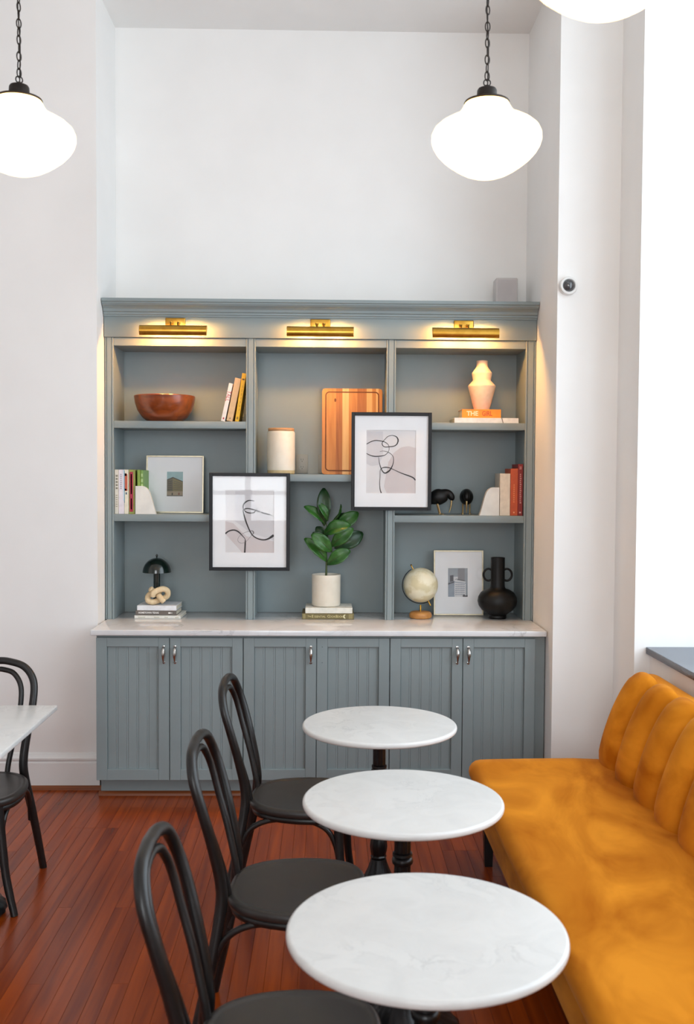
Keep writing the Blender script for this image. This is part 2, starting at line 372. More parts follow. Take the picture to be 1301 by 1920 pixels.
s = MB().box(1.555, 2.02, WY0, YW, .876, .909, bev=.003, seg=2).build('trim_sill', M_SILL); struct(s, 'dark blue-grey stone window sill above the bench')

# skirting and shoe moulding
bp = [(YL, 0.0), (YL-.018, 0.0), (YL-.018, .145), (YL-.012, .150), (YL-.012, .158), (YL-.02, .163), (YL-.02, .172), (YL-.012, .180), (YL-.006, .196), (YL, .198)]
struct(MB().prism(bp, -5, NX0+.012, 'x').build('baseboard_left', M_TRIM), 'white moulded baseboard on the left wall')
struct(MB().prism([(YL-.018, 0), (YL-.036, 0), (YL-.034, .012), (YL-.026, .02), (YL-.018, .022)], -5, NX0+.03, 'x').build('trim_1', M_SHOE), 'brown wooden shoe moulding along the left baseboard')
struct(MB().prism([(5.356, 0), (5.336, 0), (5.338, .012), (5.346, .02), (5.356, .022)], -1.22, 1.16, 'x').build('trim_2', M_SHOE), 'brown wooden shoe moulding along the cabinet toe kick')

# ------------------------------------------------------------------ base cabinets
CZ0, CZ1, CY = .105, .872, 5.27
DW = .389
board_me = None
def make_door(parent, x0, handle, holes=False):
    x1 = x0+DW-.003; x0 += .001; st = .056; zt, zb = CZ1-.052, CZ0+.058
    f = MB()
    f.box(x0, x0+st, CY, CY+.02, CZ0, CZ1-.004, bev=.0015, seg=1).box(x1-st, x1, CY, CY+.02, CZ0, CZ1-.004, bev=.0015, seg=1)
    f.box(x0+st, x1-st, CY, CY+.02, zt, CZ1-.004, bev=.0015, seg=1).box(x0+st, x1-st, CY, CY+.02, CZ0, zb, bev=.0015, seg=1)
    d = f.build('door', M_CAB, parent)
    nb = 5; bw = (x1-x0-2*st)/nb
    global board_me
    if board_me is None:
        g = .0035; c = bw
        prof = [(0.0002, .002), (g, 0), (c-.012, 0), (c-.0105, .0016), (c-.009, .0016), (c-.007, .0002), (c-.004, .0002), (c-.0002, .002), (c-.0002, .006), (.0002, .006)]
        board_me = MB().prism(prof, zb-.003, zt+.003, 'z').mesh('board', ang=20); board_me.materials.append(M_CAB)
    for i in range(nb): place('board', board_me, d, (x0+st+i*bw, CY+.0132, 0))
    if handle:
        hx = x1-.028 if handle > 0 else x0+.028
        zc = .779
        h = MB()
        h.tube(spline([(hx, CY+.001, zc+.042), (hx, CY-.016, zc+.036), (hx, CY-.024, zc+.012), (hx, CY-.025, zc-.012), (hx, CY-.017, zc-.034), (hx, CY+.001, zc-.042)], 5),
               [.0045]*4+[.005, .006, .0075, .009, .010, .0105, .0108, .0105]+[.010, .0095, .0085, .0075, .0065, .0055, .005]+[.0045]*7, n=10)
        h.lathe([(.0075, 0), (.0075, .003), (.004, .004)], 12, mtx=Matrix.Translation((hx, CY, zc+.042)) @ Matrix.Rotation(PI/2, 4, 'X'))
        h.lathe([(.0075, 0), (.0075, .003), (.004, .004)], 12, mtx=Matrix.Translation((hx, CY, zc-.042)) @ Matrix.Rotation(PI/2, 4, 'X'))
        ho = h.build('handle', M_NICKEL, d); ho['label'] = 'satin nickel pull handle'
    if holes:
        hx = x0+.028
        for zc in (.821, .737):
            MB().lathe([(0, 0), (.0022, 0), (.0022, .0008), (0, .001)], 8, mtx=Matrix.Translation((hx, CY+.0002, zc)) @ Matrix.Rotation(PI/2, 4, 'X')).build('screw_hole', M_DARK, d)
    return d
cab_x = (-1.216, -.437, .342)
cab_lab = ('grey-blue two-door beadboard base cabinet at the left end, beside the white baseboard', 'middle grey-blue base cabinet whose right door has no handle', 'grey-blue two-door base cabinet at the right end, beside the bench')
for k, cx in enumerate(cab_x):
    c = thing('base_cabinet', cab_lab[k], 'cabinet', (0, 0, 0), group='base cabinets')
    x1 = cx+2*DW
    MB().box(cx, x1, CY+.0205, 5.955, CZ0, .882).build('body', M_CAB, c)
    MB().box(cx+(.006 if k == 0 else 0), x1+(.03 if k == 2 else 0), 5.356, 5.376, 0, CZ0).build('toe_kick', M_CAB, c)
    make_door(c, cx, 1); make_door(c, cx+DW, 0 if k == 1 else -1, holes=(k == 1))
    if k == 2: MB().box(x1+.0005, NX1-.006, CY+.03, CY+.05, CZ0-.03, .882).build('filler_strip', M_CAB, c)
    MB().box(cx, x1, CY+.012, CY+.0203, CZ1, .8815).build('top_rail', M_CAB, c)

tag(MB().box(-1.24, NX1-.008, 5.245, 5.945, .8825, .912, bev=.004, seg=3).build('countertop', M_MARBLE_C), 'long white marble countertop with grey veins on the cabinets', 'countertop')

# ------------------------------------------------------------------ bookcase
BZ = .9125; YF = 5.64; YBK = 5.944
bc = thing('bookcase', 'tall grey-green built-in bookcase with crown moulding and open shelves', 'bookcase', (0, 0, 0))
BX0, BX1 = NX0+.004, NX1-.003
SL, SR = -1.2, 1.125; D1 = (-.456, -.403); D2 = (.334, .386)
ZT = 2.452
MB().box(BX0, BX1, YBK, YB-.003, BZ, 2.62).build('back_panel', M_CAB, bc)
MB().box(BX0, SL, YF+.02, YBK-.0005, BZ, ZT).build('side_panel', M_CAB, bc)
MB().box(SR, BX1, YF+.02, YBK-.0005, BZ, ZT).build('side_panel', M_CAB, bc)
for d in (D1, D2): MB().box(d[0]+.006, d[1]-.006, YF+.02, YBK-.0005, BZ, ZT).build('divider', M_CAB, bc)
MB().box(BX0, BX1, YF+.02, YBK-.0005, ZT, ZT+.02).build('top_board', M_CAB, bc)
def stile(x0, x1):
    w = x1-x0; g = .0025
    a = [x0, x0+.008, x0+.0105, x0+.0125, x1-.0125, x1-.0105, x1-.008, x1]
    prof = [(a[0], YF+.02), (a[0], YF+.002), (a[0]+.002, YF), (a[1], YF), (a[1]+.001, YF+.005), (a[2]+.001, YF+.005), (a[3]+.0005, YF-.001), (a[4]-.0005, YF-.001), (a[5]-.001, YF+.005), (a[6]-.001, YF+.005), (a[6], YF), (a[7]-.002, YF), (a[7], YF+.002), (a[7], YF+.02)]
    MB().prism(prof, BZ, 2.497, 'z').build('stile', M_CAB, bc, ang=15)
stile(BX0, SL+.002); stile(*D1); stile(*D2); stile(SR-.004, BX1)
for a, b in ((SL+.002, D1[0]), (D1[1], D2[0]), (D2[1], SR-.004)):
    MB().box(a+.0005, b-.0005, YF+.004, YF+.0195, ZT, 2.4965, bev=.001, seg=1).build('top_rail', M_CAB, bc)
MB().box(BX0, BX1, YF-.018, YF+.02, 2.4975, 2.62, bev=.002, seg=2).build('frieze', M_CAB, bc)
cy = YF-.018
crown = [(cy, 2.612), (cy-.006, 2.612), (cy-.006, 2.619), (cy-.012, 2.623), (cy-.012, 2.633), (cy-.020, 2.637), (cy-.023, 2.650), (cy-.033, 2.660), (cy-.048, 2.667), (cy-.056, 2.677), (cy-.056, 2.683), (cy-.064, 2.686), (cy-.064, 2.703), (cy+.03, 2.703), (cy+.03, 2.62), (cy, 2.62)]
MB().prism(crown, BX0, BX1, 'x').build('crown_moulding', M_CAB, bc, ang=25)
MB().box(BX0, BX1, cy+.03, YB-.003, 2.685, 2.703).build('top_cover', M_CAB, bc)
def shelf(a, b, zt): MB().box(a+.0005, b-.0005, YF+.002, YBK-.001, zt-.04, zt, bev=.0015, seg=2).build('shelf', M_CAB, bc)
ZL1, ZL2, ZM, ZR1, ZR2 = 2.032, 1.507, 1.737, 2.034, 1.508
shelf(SL+.002, D1[0]+.006, ZL1); shelf(SL+.002, D1[0]+.006, ZL2); shelf(D1[1]-.006, D2[0]+.006, ZM); shelf(D2[1]-.006, SR-.004, ZR1); shelf(D2[1]-.006, SR-.004, ZR2)

# picture lights on the frieze
def picture_light(x):
    t = thing('picture_light', 'brass picture light', 'picture light', (x, cy, 2.5), group='brass picture lights on the bookcase frieze')
    MB().box(-.056, .056, -.012, -.0005, .045, .105, bev=.006, seg=3).build('backplate', M_BRASS, t)
    for sx in (-.02, .02): 
        a = MB().tube(spline([(sx, -.010, .072), (sx, -.03, .074), (sx, -.05, .06), (sx, -.06, .046)], 5), .005, n=8)
        a.lathe([(.0, -.008), (.009, -.006), (.009, .006), (.0, .008)], 12, c=(sx, -.024, .074)); a.build('arm', M_BRASS, t)
    n = 14; prof = []
    yc, zc = -.078, .022; R0, R1 = .031, .029
    a0, a1 = math.radians(35), math.radians(238)
    for i in range(n+1):
        a = a0+(a1-a0)*i/n; prof.append((yc+R0*math.cos(a), zc+R0*math.sin(a)))
    for i in range(n, -1, -1):
        a = a0+(a1-a0)*i/n; prof.append((yc+R1*math.cos(a), zc+R1*math.sin(a)))
    s_ = MB(); 
    # curved trough as quads
    m = n+1; vs = []
    for X in (-.184, .184): vs += [(X, p[0], p[1]) for p in prof]
    N = len(prof); fs = []
    for i in range(N): j = (i+1) % N; fs.append((i, j, N+j, N+i))
    for i in range(n): fs.append((i, i+1, N-2-i, N-1-i)); fs.append((N+i, N+N-1-i, N+N-2-i, N+i+1))
    s_.add(vs, fs)
    for X in (-.184, .1825):
        pl = [prof[i] for i in range(n+1)]
        s_.prism(pl, X, X+.0015, 'x')
    s_.build('shade', M_BRASS, t)
    for sx in (-.085, .085):
        MB().tube([(sx-.03, yc+.004, zc+.004), (sx-.026, yc+.004, zc+.004), (sx+.026, yc+.004, zc+.004), (sx+.03, yc+.004, zc+.004)], [.003, .010, .010, .003], n=10).build('bulb', M_BULB, t)
    return t
for x, lab in ((-.848, 'brass picture light above the left shelves with the wooden bowl'), (-.04, 'brass picture light above the middle shelves with the cutting board'), (.764, 'brass picture light above the right shelves with the blush vase')):
    picture_light(x)['label'] = lab

# ------------------------------------------------------------------ books
def cmat(rgb, rough=.5): return mat('cover_%d_%d_%d' % rgb, rgb, rough, tuple(max(0, int(v*.94)) for v in rgb), 30.)
def book_up(label, T, Hh, D, loc, cover, lean=0., spine=None, group=None, cat='book', name='book'):
    """standing book: spine on the -y side, base centred on x"""
    t = thing(name, label, cat, loc, (0, lean, 0), group); m = cmat(cover); c = .0025
    b = MB().box(-T/2, -T/2+c, 0, D, 0, Hh, bev=.0008, seg=1).box(T/2-c, T/2, 0, D, 0, Hh, bev=.0008, seg=1).box(-T/2, T/2, -.001, c, 0, Hh, bev=.0008, seg=1)
    b.build('cover', m, t)
    MB().box(-T/2+c+.0002, T/2-c-.0002, c+.001, D-.004, .003, Hh-.003).build('pages', M_PAGES, t)
    return t
def book_flat(label, L, T, D, loc, cover, rotz=0., group=None, cat='book', name='book', pages_front=False):
    t = thing(name, label, cat, loc, (0, 0, rotz), group); m = cmat(cover); c = .0025
    b = MB().box(-L/2, L/2, 0, D, 0, c, bev=.0008, seg=1).box(-L/2, L/2, 0, D, T-c, T, bev=.0008, seg=1)
    if not pages_front: b.box(-L/2, L/2, -.001, c, 0, T, bev=.0008, seg=1)
    b.build('cover', m, t)
    MB().box(-L/2+.003, L/2-.003, c+.001 if not pages_front else .002, D-.004, c+.0002, T-c-.0002).build('pages', M_PAGES, t)
    return t
up_fn = lambda x0, zc: (lambda a, b, o: (x0+b, -.0011-o, zc-a))          # reads top to bottom
flat_fn = lambda xc, zc: (lambda a, b, o: (xc+a, -.0011-o, zc+b))

G1 = 'leaning books on the top left shelf'; ln = math.radians(11.5)
def lean_z(T, a): return ZL1+.0008+abs(math.sin(a))*T/2
b = book_up('white slim book with red spine lettering, leaning by the wooden bowl', .0225, .219, .15, (-.590, 5.68, lean_z(.0225, ln)), (238, 232, 228), ln+.01, group=G1)
text_part('TALL', .034, b, cmat((186, 60, 70)), up_fn(0, .145), sx=.8)
MB().box(-.004, .004, -.0016, -.0009, .012, .022).build('spine_mark', cmat((186, 60, 70)), b)
b = book_up('tan cloth book leaning between the white and the yellow book', .034, .247, .16, (-.553, 5.68, lean_z(.034, ln)), (214, 180, 138), ln, group=G1)
MB().box(-.003, .003, -.0016, -.0009, .012, .020).build('spine_mark', cmat((120, 96, 70)), b)
b = book_up('yellow book leaning against the divider, tallest of three', .0225, .275, .17, (-.5105, 5.68, lean_z(.0225, math.radians(8.6))), (238, 190, 34), math.radians(8.6), group=G1)
MB().box(-.005, .005, -.0016, -.0009, .012, .026).build('spine_mark', cmat((150, 110, 20)), b)
for k in range(7): MB().box(.001, .004, -.0016, -.0009, .06+k*.022, .074+k*.022).build('spine_mark', cmat((190, 140, 20)), b)
MB().box(-.007, .007, -.0016, -.0009, .236, .244).build('spine_mark', cmat((110, 76, 20)), b)

G2 = 'upright books on the middle left shelf'
def bk(label, x0, x1, h, cover, marks, g=G2, z=ZL2, y=5.655, D=.17):
    b = book_up(label, x1-x0-.0012, h, D, ((x0+x1)/2, y, z+.0006), cover, group=g)
    for (a, c, z0, z1, rgb) in marks:
        w = x1-x0; MB().box(-w/2+a*w, -w/2+c*w, -.0017, -.0009, z0*h, z1*h).build('spine_mark', cmat(rgb), b)
    return b
bk('grey-white book with dark spine print, nearest the left side panel', -1.1965, -1.174, .25, (220, 216, 204), [(.3, .8, .56+.07*i, .6+.07*i, (130, 126, 112)) for i in range(5)]+[(.3, .75, .16+.05*i, .18+.05*i, (170, 160, 140)) for i in range(6)])
bk('pale lilac-white book second from the left side panel', -1.174, -1.142, .25, (230, 224, 232), [(.3, .55, .56+.045*i, .59+.045*i, (176, 172, 188)) for i in range(8)]+[(.82, 1., .3, 1., (190, 214, 232))])
bk('white book with a red and teal picture on its spine', -1.142, -1.117, .25, (232, 226, 206), [(.12, .72, .52, .9, (190, 92, 66)), (.1, .55, .86, .92, (90, 50, 44)), (.1, .5, .53, .57, (70, 40, 44)), (0., .12, .25, .98, (84, 140, 156)), (.3, .6, .44, .49, (60, 84, 110))])
bk('olive green book with a long crimson spine panel', -1.116, -1.082, .25, (148, 156, 78), [(.12, .7, .05, .95, (170, 36, 66)), (.3, .5, .1, .35, (196, 86, 104)), (.3, .5, .45, .9, (196, 86, 104))])
b = book_up('green book with pale cover lettering, mostly behind the white bookend', .014, .247, .175, (-1.0455, 5.672, ZL2+.0006), (124, 164, 84), group=G2)
for k in range(3): MB().box(-.0055, .0055, -.0017, -.0009, .15+.03*k, .168+.03*k).build('spine_mark', cmat((176, 204, 140)), b)
b = book_up('green book between the crimson-panel book and the bookend', .017, .249, .175, (-1.0625, 5.668, ZL2+.0006), (134, 166, 70), group=G2)

def bookend(label, x, y, flip, z, w=.115, h=.158, th=.045):
    t = thing('bookend', label, 'bookend', (x, y, z+.0006), group='white stone bookends')
    poly = [(0, 0), (w, 0)]
    pts = [(.93*w, .15*h), (.82*w, .45*h), (.7*w, .74*h), (.6*w, .88*h), (.47*w, .965*h), (.32*w, h), (0, h)]
    poly += [(p[0], p[1]) for p in spline([(a, b, 0) for a, b in pts], 4)]
    poly = [(a*flip, b) for a, b in poly]
    MB().prism(poly, 0, th, 'y').build('block', M_STONE, t)
bookend('white stone bookend with a rounded shoulder, beside the green books', -1.078, 5.645, 1, ZL2, th=.03)
bookend('white stone bookend with a rounded shoulder, beside the cream book', .984, 5.665, -1, ZR2, w=.112, h=.16)

G3 = 'upright books on the middle right shelf'
book_up('thick cream book beside the right bookend', .058, .24, .17, (1.0165, 5.668, ZR2+.0006), (228, 214, 194), group=G3)
b = book_up('burnt orange book between the cream and dark red books', .042, .268, .18, (1.069, 5.672, ZR2+.0006), (196, 78, 26), group=G3)
for k in range(9): MB().box(-.004, .003, -.0017, -.0009, .075+.012*k, .082+.012*k).build('spine_mark', cmat((224, 128, 70)), b)
MB().box(-.004, .004, -.0017, -.0009, .014, .022).build('spine_mark', cmat((230, 160, 110)), b)
b = book_up('dark red book with pale spine lettering, against the right side panel', .028, .294, .19, (1.105, 5.674, ZR2+.0006), (140, 26, 18), group=G3)
for k in range(15): MB().box(-.003, .003 if k % 3 else .005, -.0017, -.0009, .07+.0115*k, .0775+.0115*k).build('spine_mark', cmat((214, 150, 140)), b)
for k in range(2): MB().box(-.006, .006, -.0017, -.0009, .265+.009*k, .27+.009*k).build('spine_mark', cmat((214, 150, 140)), b)
MB().box(-.005, .005, -.0017, -.0009, .014, .022).build('spine_mark', cmat((220, 170, 160)), b)

G4 = 'books lying under the blush vase'
b = book_flat('long white book lying flat under the orange book', .365, .0285, .24, (.905, 5.66, ZR1+.0006), (234, 232, 230), group=G4)
MB().prism([(.092, .0005), (.097, .0005), (.089, .028), (.084, .028)], -.0017, -.0009, 'y').build('spine_mark', cmat((120, 110, 104)), b)
b = book_flat('orange book with blocky lettering lying under the blush vase', .223, .05, .17, (.882, 5.70, ZR1+.030), (240, 146, 30), group=G4)
text_part('THE', .036, b, cmat((250, 226, 190)), flat_fn(-.052, .025), sx=1.0, bold=.001)
text_part('GIRL', .038, b, cmat((196, 84, 10)), flat_fn(.032, .025), sx=.75, bold=.001)
G5 = 'books lying under the wooden knot'
b = book_flat('thin white book at the bottom of the stack under the wooden knot', .262, .018, .22, (-.957, 5.66, .9126), (232, 230, 222), rotz=-.02, group=G5)
for a, c in ((-.11, -.07), (-.02, .01), (.04, .06), (.1, .12)): MB().box(a, c, -.0017, -.0009, .005, .011).build('spine_mark', cmat((200, 196, 180)), b)
b = book_flat('grey book with white spine lettering in the stack under the knot', .232, .027, .19, (-.966, 5.663, .9312), (108, 100, 94), rotz=-.02, group=G5)
text_part('HOMETOWN TEXAS', .0145, b, cmat((240, 238, 234)), flat_fn(-.042, .0145), sx=.86, bold=.0004)
MB().box(.07, .084, -.0017, -.0009, .01, .018).build('spine_mark', cmat((240, 238, 234)), b); MB().box(.088, .092, -.0017, -.0009, .01, .018).build('spine_mark', cmat((200, 196, 190)), b)
book_flat('thick white book on top of the stack, right under the wooden knot', .224, .028, .19, (-.962, 5.664, .9588), (232, 234, 238), rotz=-.03, group=G5)
G6 = 'books lying under the potted plant'
b = book_flat('olive cookbook with gold spine lettering under the potted plant', .296, .0335, .21, (.011, 5.655, .9126), (116, 104, 64), group=G6)
text_part('The', .013, b, cmat((226, 212, 150)), flat_fn(-.106, .0165))
text_part('E', .021, b, cmat((226, 212, 150)), flat_fn(-.0875, .0165)); text_part('SSENTIAL', .0155, b, cmat((226, 212, 150)), flat_fn(-.0455, .015))
text_part('C', .021, b, cmat((226, 212, 150)), flat_fn(.0035, .0165)); text_part('OOK', .0155, b, cmat((226, 212, 150)), flat_fn(.025, .015))
text_part('B', .021, b, cmat((226, 212, 150)), flat_fn(.049, .0165)); text_part('OOK', .0155, b, cmat((226, 212, 150)), flat_fn(.0695, .015))
ms = [( .096+.009*math.cos(a), .0165+.011*math.sin(a)) for a in [math.radians(60+i*24) for i in range(11)]]+[(.099+.005*math.cos(a), .0165+.008*math.sin(a)) for a in [math.radians(290-i*22) for i in range(11)]]
MB().prism(ms, -.0017, -.0009, 'y').build('spine_mark', cmat((240, 232, 190)), b)
for a, c in ((-.143, -.128), (.118, .14)):
    MB().box(a, c, -.0015, -.0009, .003, .03).build('spine_mark', cmat((150, 138, 92)), b)
book_flat('white book lying on the olive cookbook under the plant pot', .268, .0315, .2, (.016, 5.657, .9467), (234, 231, 220), group=G6)

# ------------------------------------------------------------------ shelf objects
t = thing('wooden_bowl', 'large reddish wooden bowl on the top left shelf', 'bowl', (-.931, 5.763, ZL1+.0006))
MB().lathe([(0, .002), (.085, .0), (.1, .003), (.13, .028), (.155, .065), (.168, .105), (.174, .145), (.171, .149), (.166, .145), (.158, .105), (.143, .065), (.115, .03), (.08, .016), (0, .014)], 56).build('shell', M_BOWL, t)
t = thing('canister', 'cream ceramic canister with a wooden lid beside the outlet', 'canister', (-.264, 5.77, ZM+.0006))
MB().lathe([(0, 0), (.074, 0), (.078, .004), (.0785, .022)], 40).build('foot_band', M_CLAY, t)
MB().lathe([(.0785, .0221), (.08, .03), (.08, .235), (.077, .244), (.07, .248), (.07, .24), (0, .24)], 40).build('jar', M_CREAM, t)
MB().lathe([(0, .2485), (.074, .2485), (.0755, .252), (.0755, .26), (.072, .264), (0, .264)], 40).build('lid', M_LIDW, t)
def outlet(x, label):
    t = thing('wall_outlet', label, 'outlet', (x, YBK-.0008, ZM+.004), group='outlets on the bookcase back')
    MB().box(-.035, .035, -.006, 0, .002, .114, bev=.002, seg=2).build('plate', M_PLATE, t)
    for zc in (.036, .08):
        r = MB().prism([(.0165*math.cos(a), zc+.0145*math.sin(a)) for a in [2*PI*i/20 for i in range(20)]], -.0075, -.0061, 'y').build('receptacle', M_PLATE, t)
        for sx in (-.006, .006): MB().box(sx-.001, sx+.001, -.0082, -.0076, zc, zc+.009).build('slot', M_DARK, r)
        MB().box(-.002, .002, -.0082, -.0076, zc-.009, zc-.005).build('slot', M_DARK, r)
outlet(-.147, 'grey duplex outlet plate beside the cream canister'); outlet(-.017, 'grey outlet plate half hidden behind the cutting board')

# cutting board
t = thing('cutting_board', 'tall striped wooden cutting board leaning behind the right print', 'cutting board', (.148, 5.845, ZM+.001), (-.12, 0, 0))
Wb, Hb, Tb = .355, .51, .022
cuts = [(-.1775, -.095, 1), (-.095, -.058, 0), (-.058, -.02, 2), (-.02, .03, 1), (.03, .085, 0), (.085, .118, 2), (.118, .14, 1), (.14, .155, 2), (.155, .1775, 1)]
def rr(x, z0): return z0
for i, (a, b_, mi) in enumerate(cuts):
    rc = .018
    if i == 0: poly = [(a, rc), (a+.005, .005), (a+rc, 0), (b_, 0), (b_, Hb), (a+rc, Hb), (a+.005, Hb-.005), (a, Hb-rc)]
    elif i == len(cuts)-1: poly = [(a, 0), (b_-rc, 0), (b_-.005, .005), (b_, rc), (b_, Hb-rc), (b_-.005, Hb-.005), (b_-rc, Hb), (a, Hb)]
    else: poly = [(a, 0), (b_, 0), (b_, Hb), (a, Hb)]
    MB().prism(poly, 0, Tb, 'y').build('stave', M_BOARD[mi], t)
gp = []
for cxx, czz, a0 in ((.1555-.02, Hb-.042, 0), (-.1555+.02, Hb-.042, 90), (-.1555+.02, .042, 180), (.1555-.02, .042, 270)):
    for k in range(5): a = math.radians(a0+k*22.5); gp.append((cxx+.02*math.cos(a), czz+.02*math.sin(a)))
gp.append(gp[0]); MB().ribbon(gp, [.007]*len(gp), -.0002, .0008).build('juice_groove', M_GROOVE, t)
kn = [(-.1+.006*math.cos(a), .44+.011*math.sin(a)) for a in [2*PI*i/14 for i in range(14)]]
MB().prism(kn, -.0009, -.0002, 'y').build('wood_knot', M_GROOVE, t)

# framed line drawings hanging on the dividers
def framed_print(label, x0, x1, z0, z1, art, strokes, blobs, glass, yb=YF-.003):
    t = thing('framed_print', label, 'picture', ((x0+x1)/2, yb, z0), group='black framed line drawings')
    W, Hh = x1-x0, z1-z0; fw_, fd = .019, .03
    f = MB()
    f.box(-W/2, -W/2+fw_, -fd, 0, 0, Hh, bev=.001, seg=1).box(W/2-fw_, W/2, -fd, 0, 0, Hh, bev=.001, seg=1)
    f.box(-W/2+fw_, W/2-fw_, -fd, 0, 0, fw_, bev=.001, seg=1).box(-W/2+fw_, W/2-fw_, -fd, 0, Hh-fw_, Hh, bev=.001, seg=1)
    f.build('frame', M_FRAMEB, t)
    ax0, ax1, az0, az1 = art; cxm = (x0+x1)/2; ax0 -= cxm; ax1 -= cxm; az0 -= z0; az1 -= z0
    m = MB(); i0, i1 = -W/2+fw_, W/2-fw_; ya, yb_ = -.018, -.015
    m.box(i0, ax0, ya, yb_, fw_, Hh-fw_).box(ax1, i1, ya, yb_, fw_, Hh-fw_).box(ax0, ax1, ya, yb_, fw_, az0).box(ax0, ax1, ya, yb_, az1, Hh-fw_)
    m.build('mat_board', M_MATB, t)
    a = MB().box(i0+.002, i1-.002, -.0148, -.012, fw_+.002, Hh-fw_-.002).build('artwork', M_ART, t)
    uv = lambda u, v: (ax0+u*(ax1-ax0), az0+v*(az1-az0))
    for poly, mm in blobs:
        pp = [uv(*p) for p in poly]; MB().prism(pp, -.0153, -.0149, 'y').build('colour_wash', mm, a)
    for pts, wid, mm in strokes:
        sp = spline([(*uv(*p), 0) for p in pts], 5); n = len(sp)
        ws = []
        for i in range(n):
            q = i/(n-1)*(len(wid)-1); k = min(int(q), len(wid)-2); ws.append(1.45*(wid[k]+(wid[k+1]-wid[k])*(q-k)))
        MB().ribbon([(p.x, p.y) for p in sp], ws, -.0155, .0004).build('brush_line', mm, a)
    MB().box(i0, i1, -.0235, -.022, fw_, Hh-fw_).build('glass', glass, t)
def norm(pts, x0, x1, y0, y1): return [((a-x0)/(x1-x0), 1-(b-y0)/(y1-y0)) for a, b in pts]
nR = lambda pts: norm(pts, 268, 1010, 310, 1270)
nL = lambda pts: norm(pts, 172, 548, 240, 725)
def ell(cx, cy_, rx, ry, n=24, lo=0., hi=1.):
    return [(min(max(cx+rx*math.cos(2*PI*i/n), lo), hi), min(max(cy_+ry*math.sin(2*PI*i/n), lo), hi)) for i in range(n)]
framed_print('black framed line drawing of stacked loops, hung higher on the right divider', .138, .589, 1.537, 2.088, (.2225, .5015, 1.6335, 1.9885),
    [(nR([(268, 525), (330, 490), (400, 468), (480, 475), (540, 490), (590, 525), (608, 580), (595, 640), (545, 690), (480, 705), (400, 710), (330, 695), (268, 665)]), [.003, .0035, .003, .002, .0015, .003, .004, .0025], M_INK),
     (nR([(655, 388), (715, 410), (742, 460), (725, 520), (680, 552), (610, 562), (545, 565), (510, 540), (505, 500), (540, 455), (590, 405), (655, 388)]), [.002, .005, .0035, .003, .003, .002, .002], M_INK),
     (nR([(470, 635), (520, 628), (580, 640), (635, 670), (672, 720), (675, 790), (655, 860), (620, 920), (575, 955), (545, 962), (515, 940), (485, 880), (462, 800), (452, 720)]), [.0012, .0018, .002, .003, .006, .0045, .003, .0015], M_INK),
     (nR([(495, 1268), (478, 1210), (470, 1120), (475, 1020), (478, 920), (510, 885), (560, 875), (620, 885), (700, 920), (800, 965), (900, 1000), (970, 1030), (1008, 1070)]), [.004, .0022, .0015, .004, .0022, .0045, .005], M_INK)],
    [([(1, .98), (1, 0), (.42, 0), (.36, .1), (.4, .3), (.45, .5), (.55, .64), (.7, .73), (.85, .75), (1, .72)], M_ARTP), ([(0, .98), (.33, .98), (.34, .6), (.25, .45), (.1, .43), (0, .47)], M_ARTG)], M_GLASS)
framed_print('black framed line drawing reflecting windows, hung lower on the left divider', -.659, -.207, 1.193, 1.743, (-.5695, -.2955, 1.2935, 1.6475),
    [(nL([(172, 578), (200, 558), (240, 550), (275, 565), (305, 595), (325, 620), (326, 650), (322, 725)]), [.006, .005, .005, .0055, .003, .002, .0055, .006], M_INK),
     (nL([(325, 645), (295, 652), (270, 635), (275, 605), (310, 575), (350, 560), (380, 556), (390, 572), (375, 590), (350, 620), (326, 648)]), [.001, .0012, .001, .0012, .004, .001, .001], M_INKG),
     (nL([(398, 324), (350, 322), (318, 345), (308, 375), (325, 405), (360, 418), (395, 412), (416, 382)]), [.002, .005, .005, .003, .0045, .0045, .002], M_INK),
     (nL([(308, 402), (318, 390), (345, 383), (400, 395), (434, 408)]), [.002, .005, .004, .005, .005], M_INK), (nL([(446, 412), (480, 422), (514, 430)]), [.004, .005, .005], M_INK), (nL([(514, 430), (530, 436), (543, 444)]), [.0022, .0018, .001], M_INKG),
     (nL([(308, 400), (320, 450), (345, 520), (375, 580), (410, 610), (460, 625), (500, 618), (530, 600), (546, 588)]), [.004, .006, .005, .004, .0045, .0045, .006, .009, .009], M_INK)],
    [([(.2, .74), (.2, 1), (.55, 1), (.56, .86), (.64, .72), (.9, .6), (1, .52), (1, .2), (.75, .26), (.5, .32), (.35, .42), (.2, .5)], M_ARTG), ([(0, .3), (0, .5), (.16, .47), (.3, .36), (.44, .26), (.7, .24), (1, .18), (1, 0), (.35, 0)], M_ARTP)], M_GLASS)

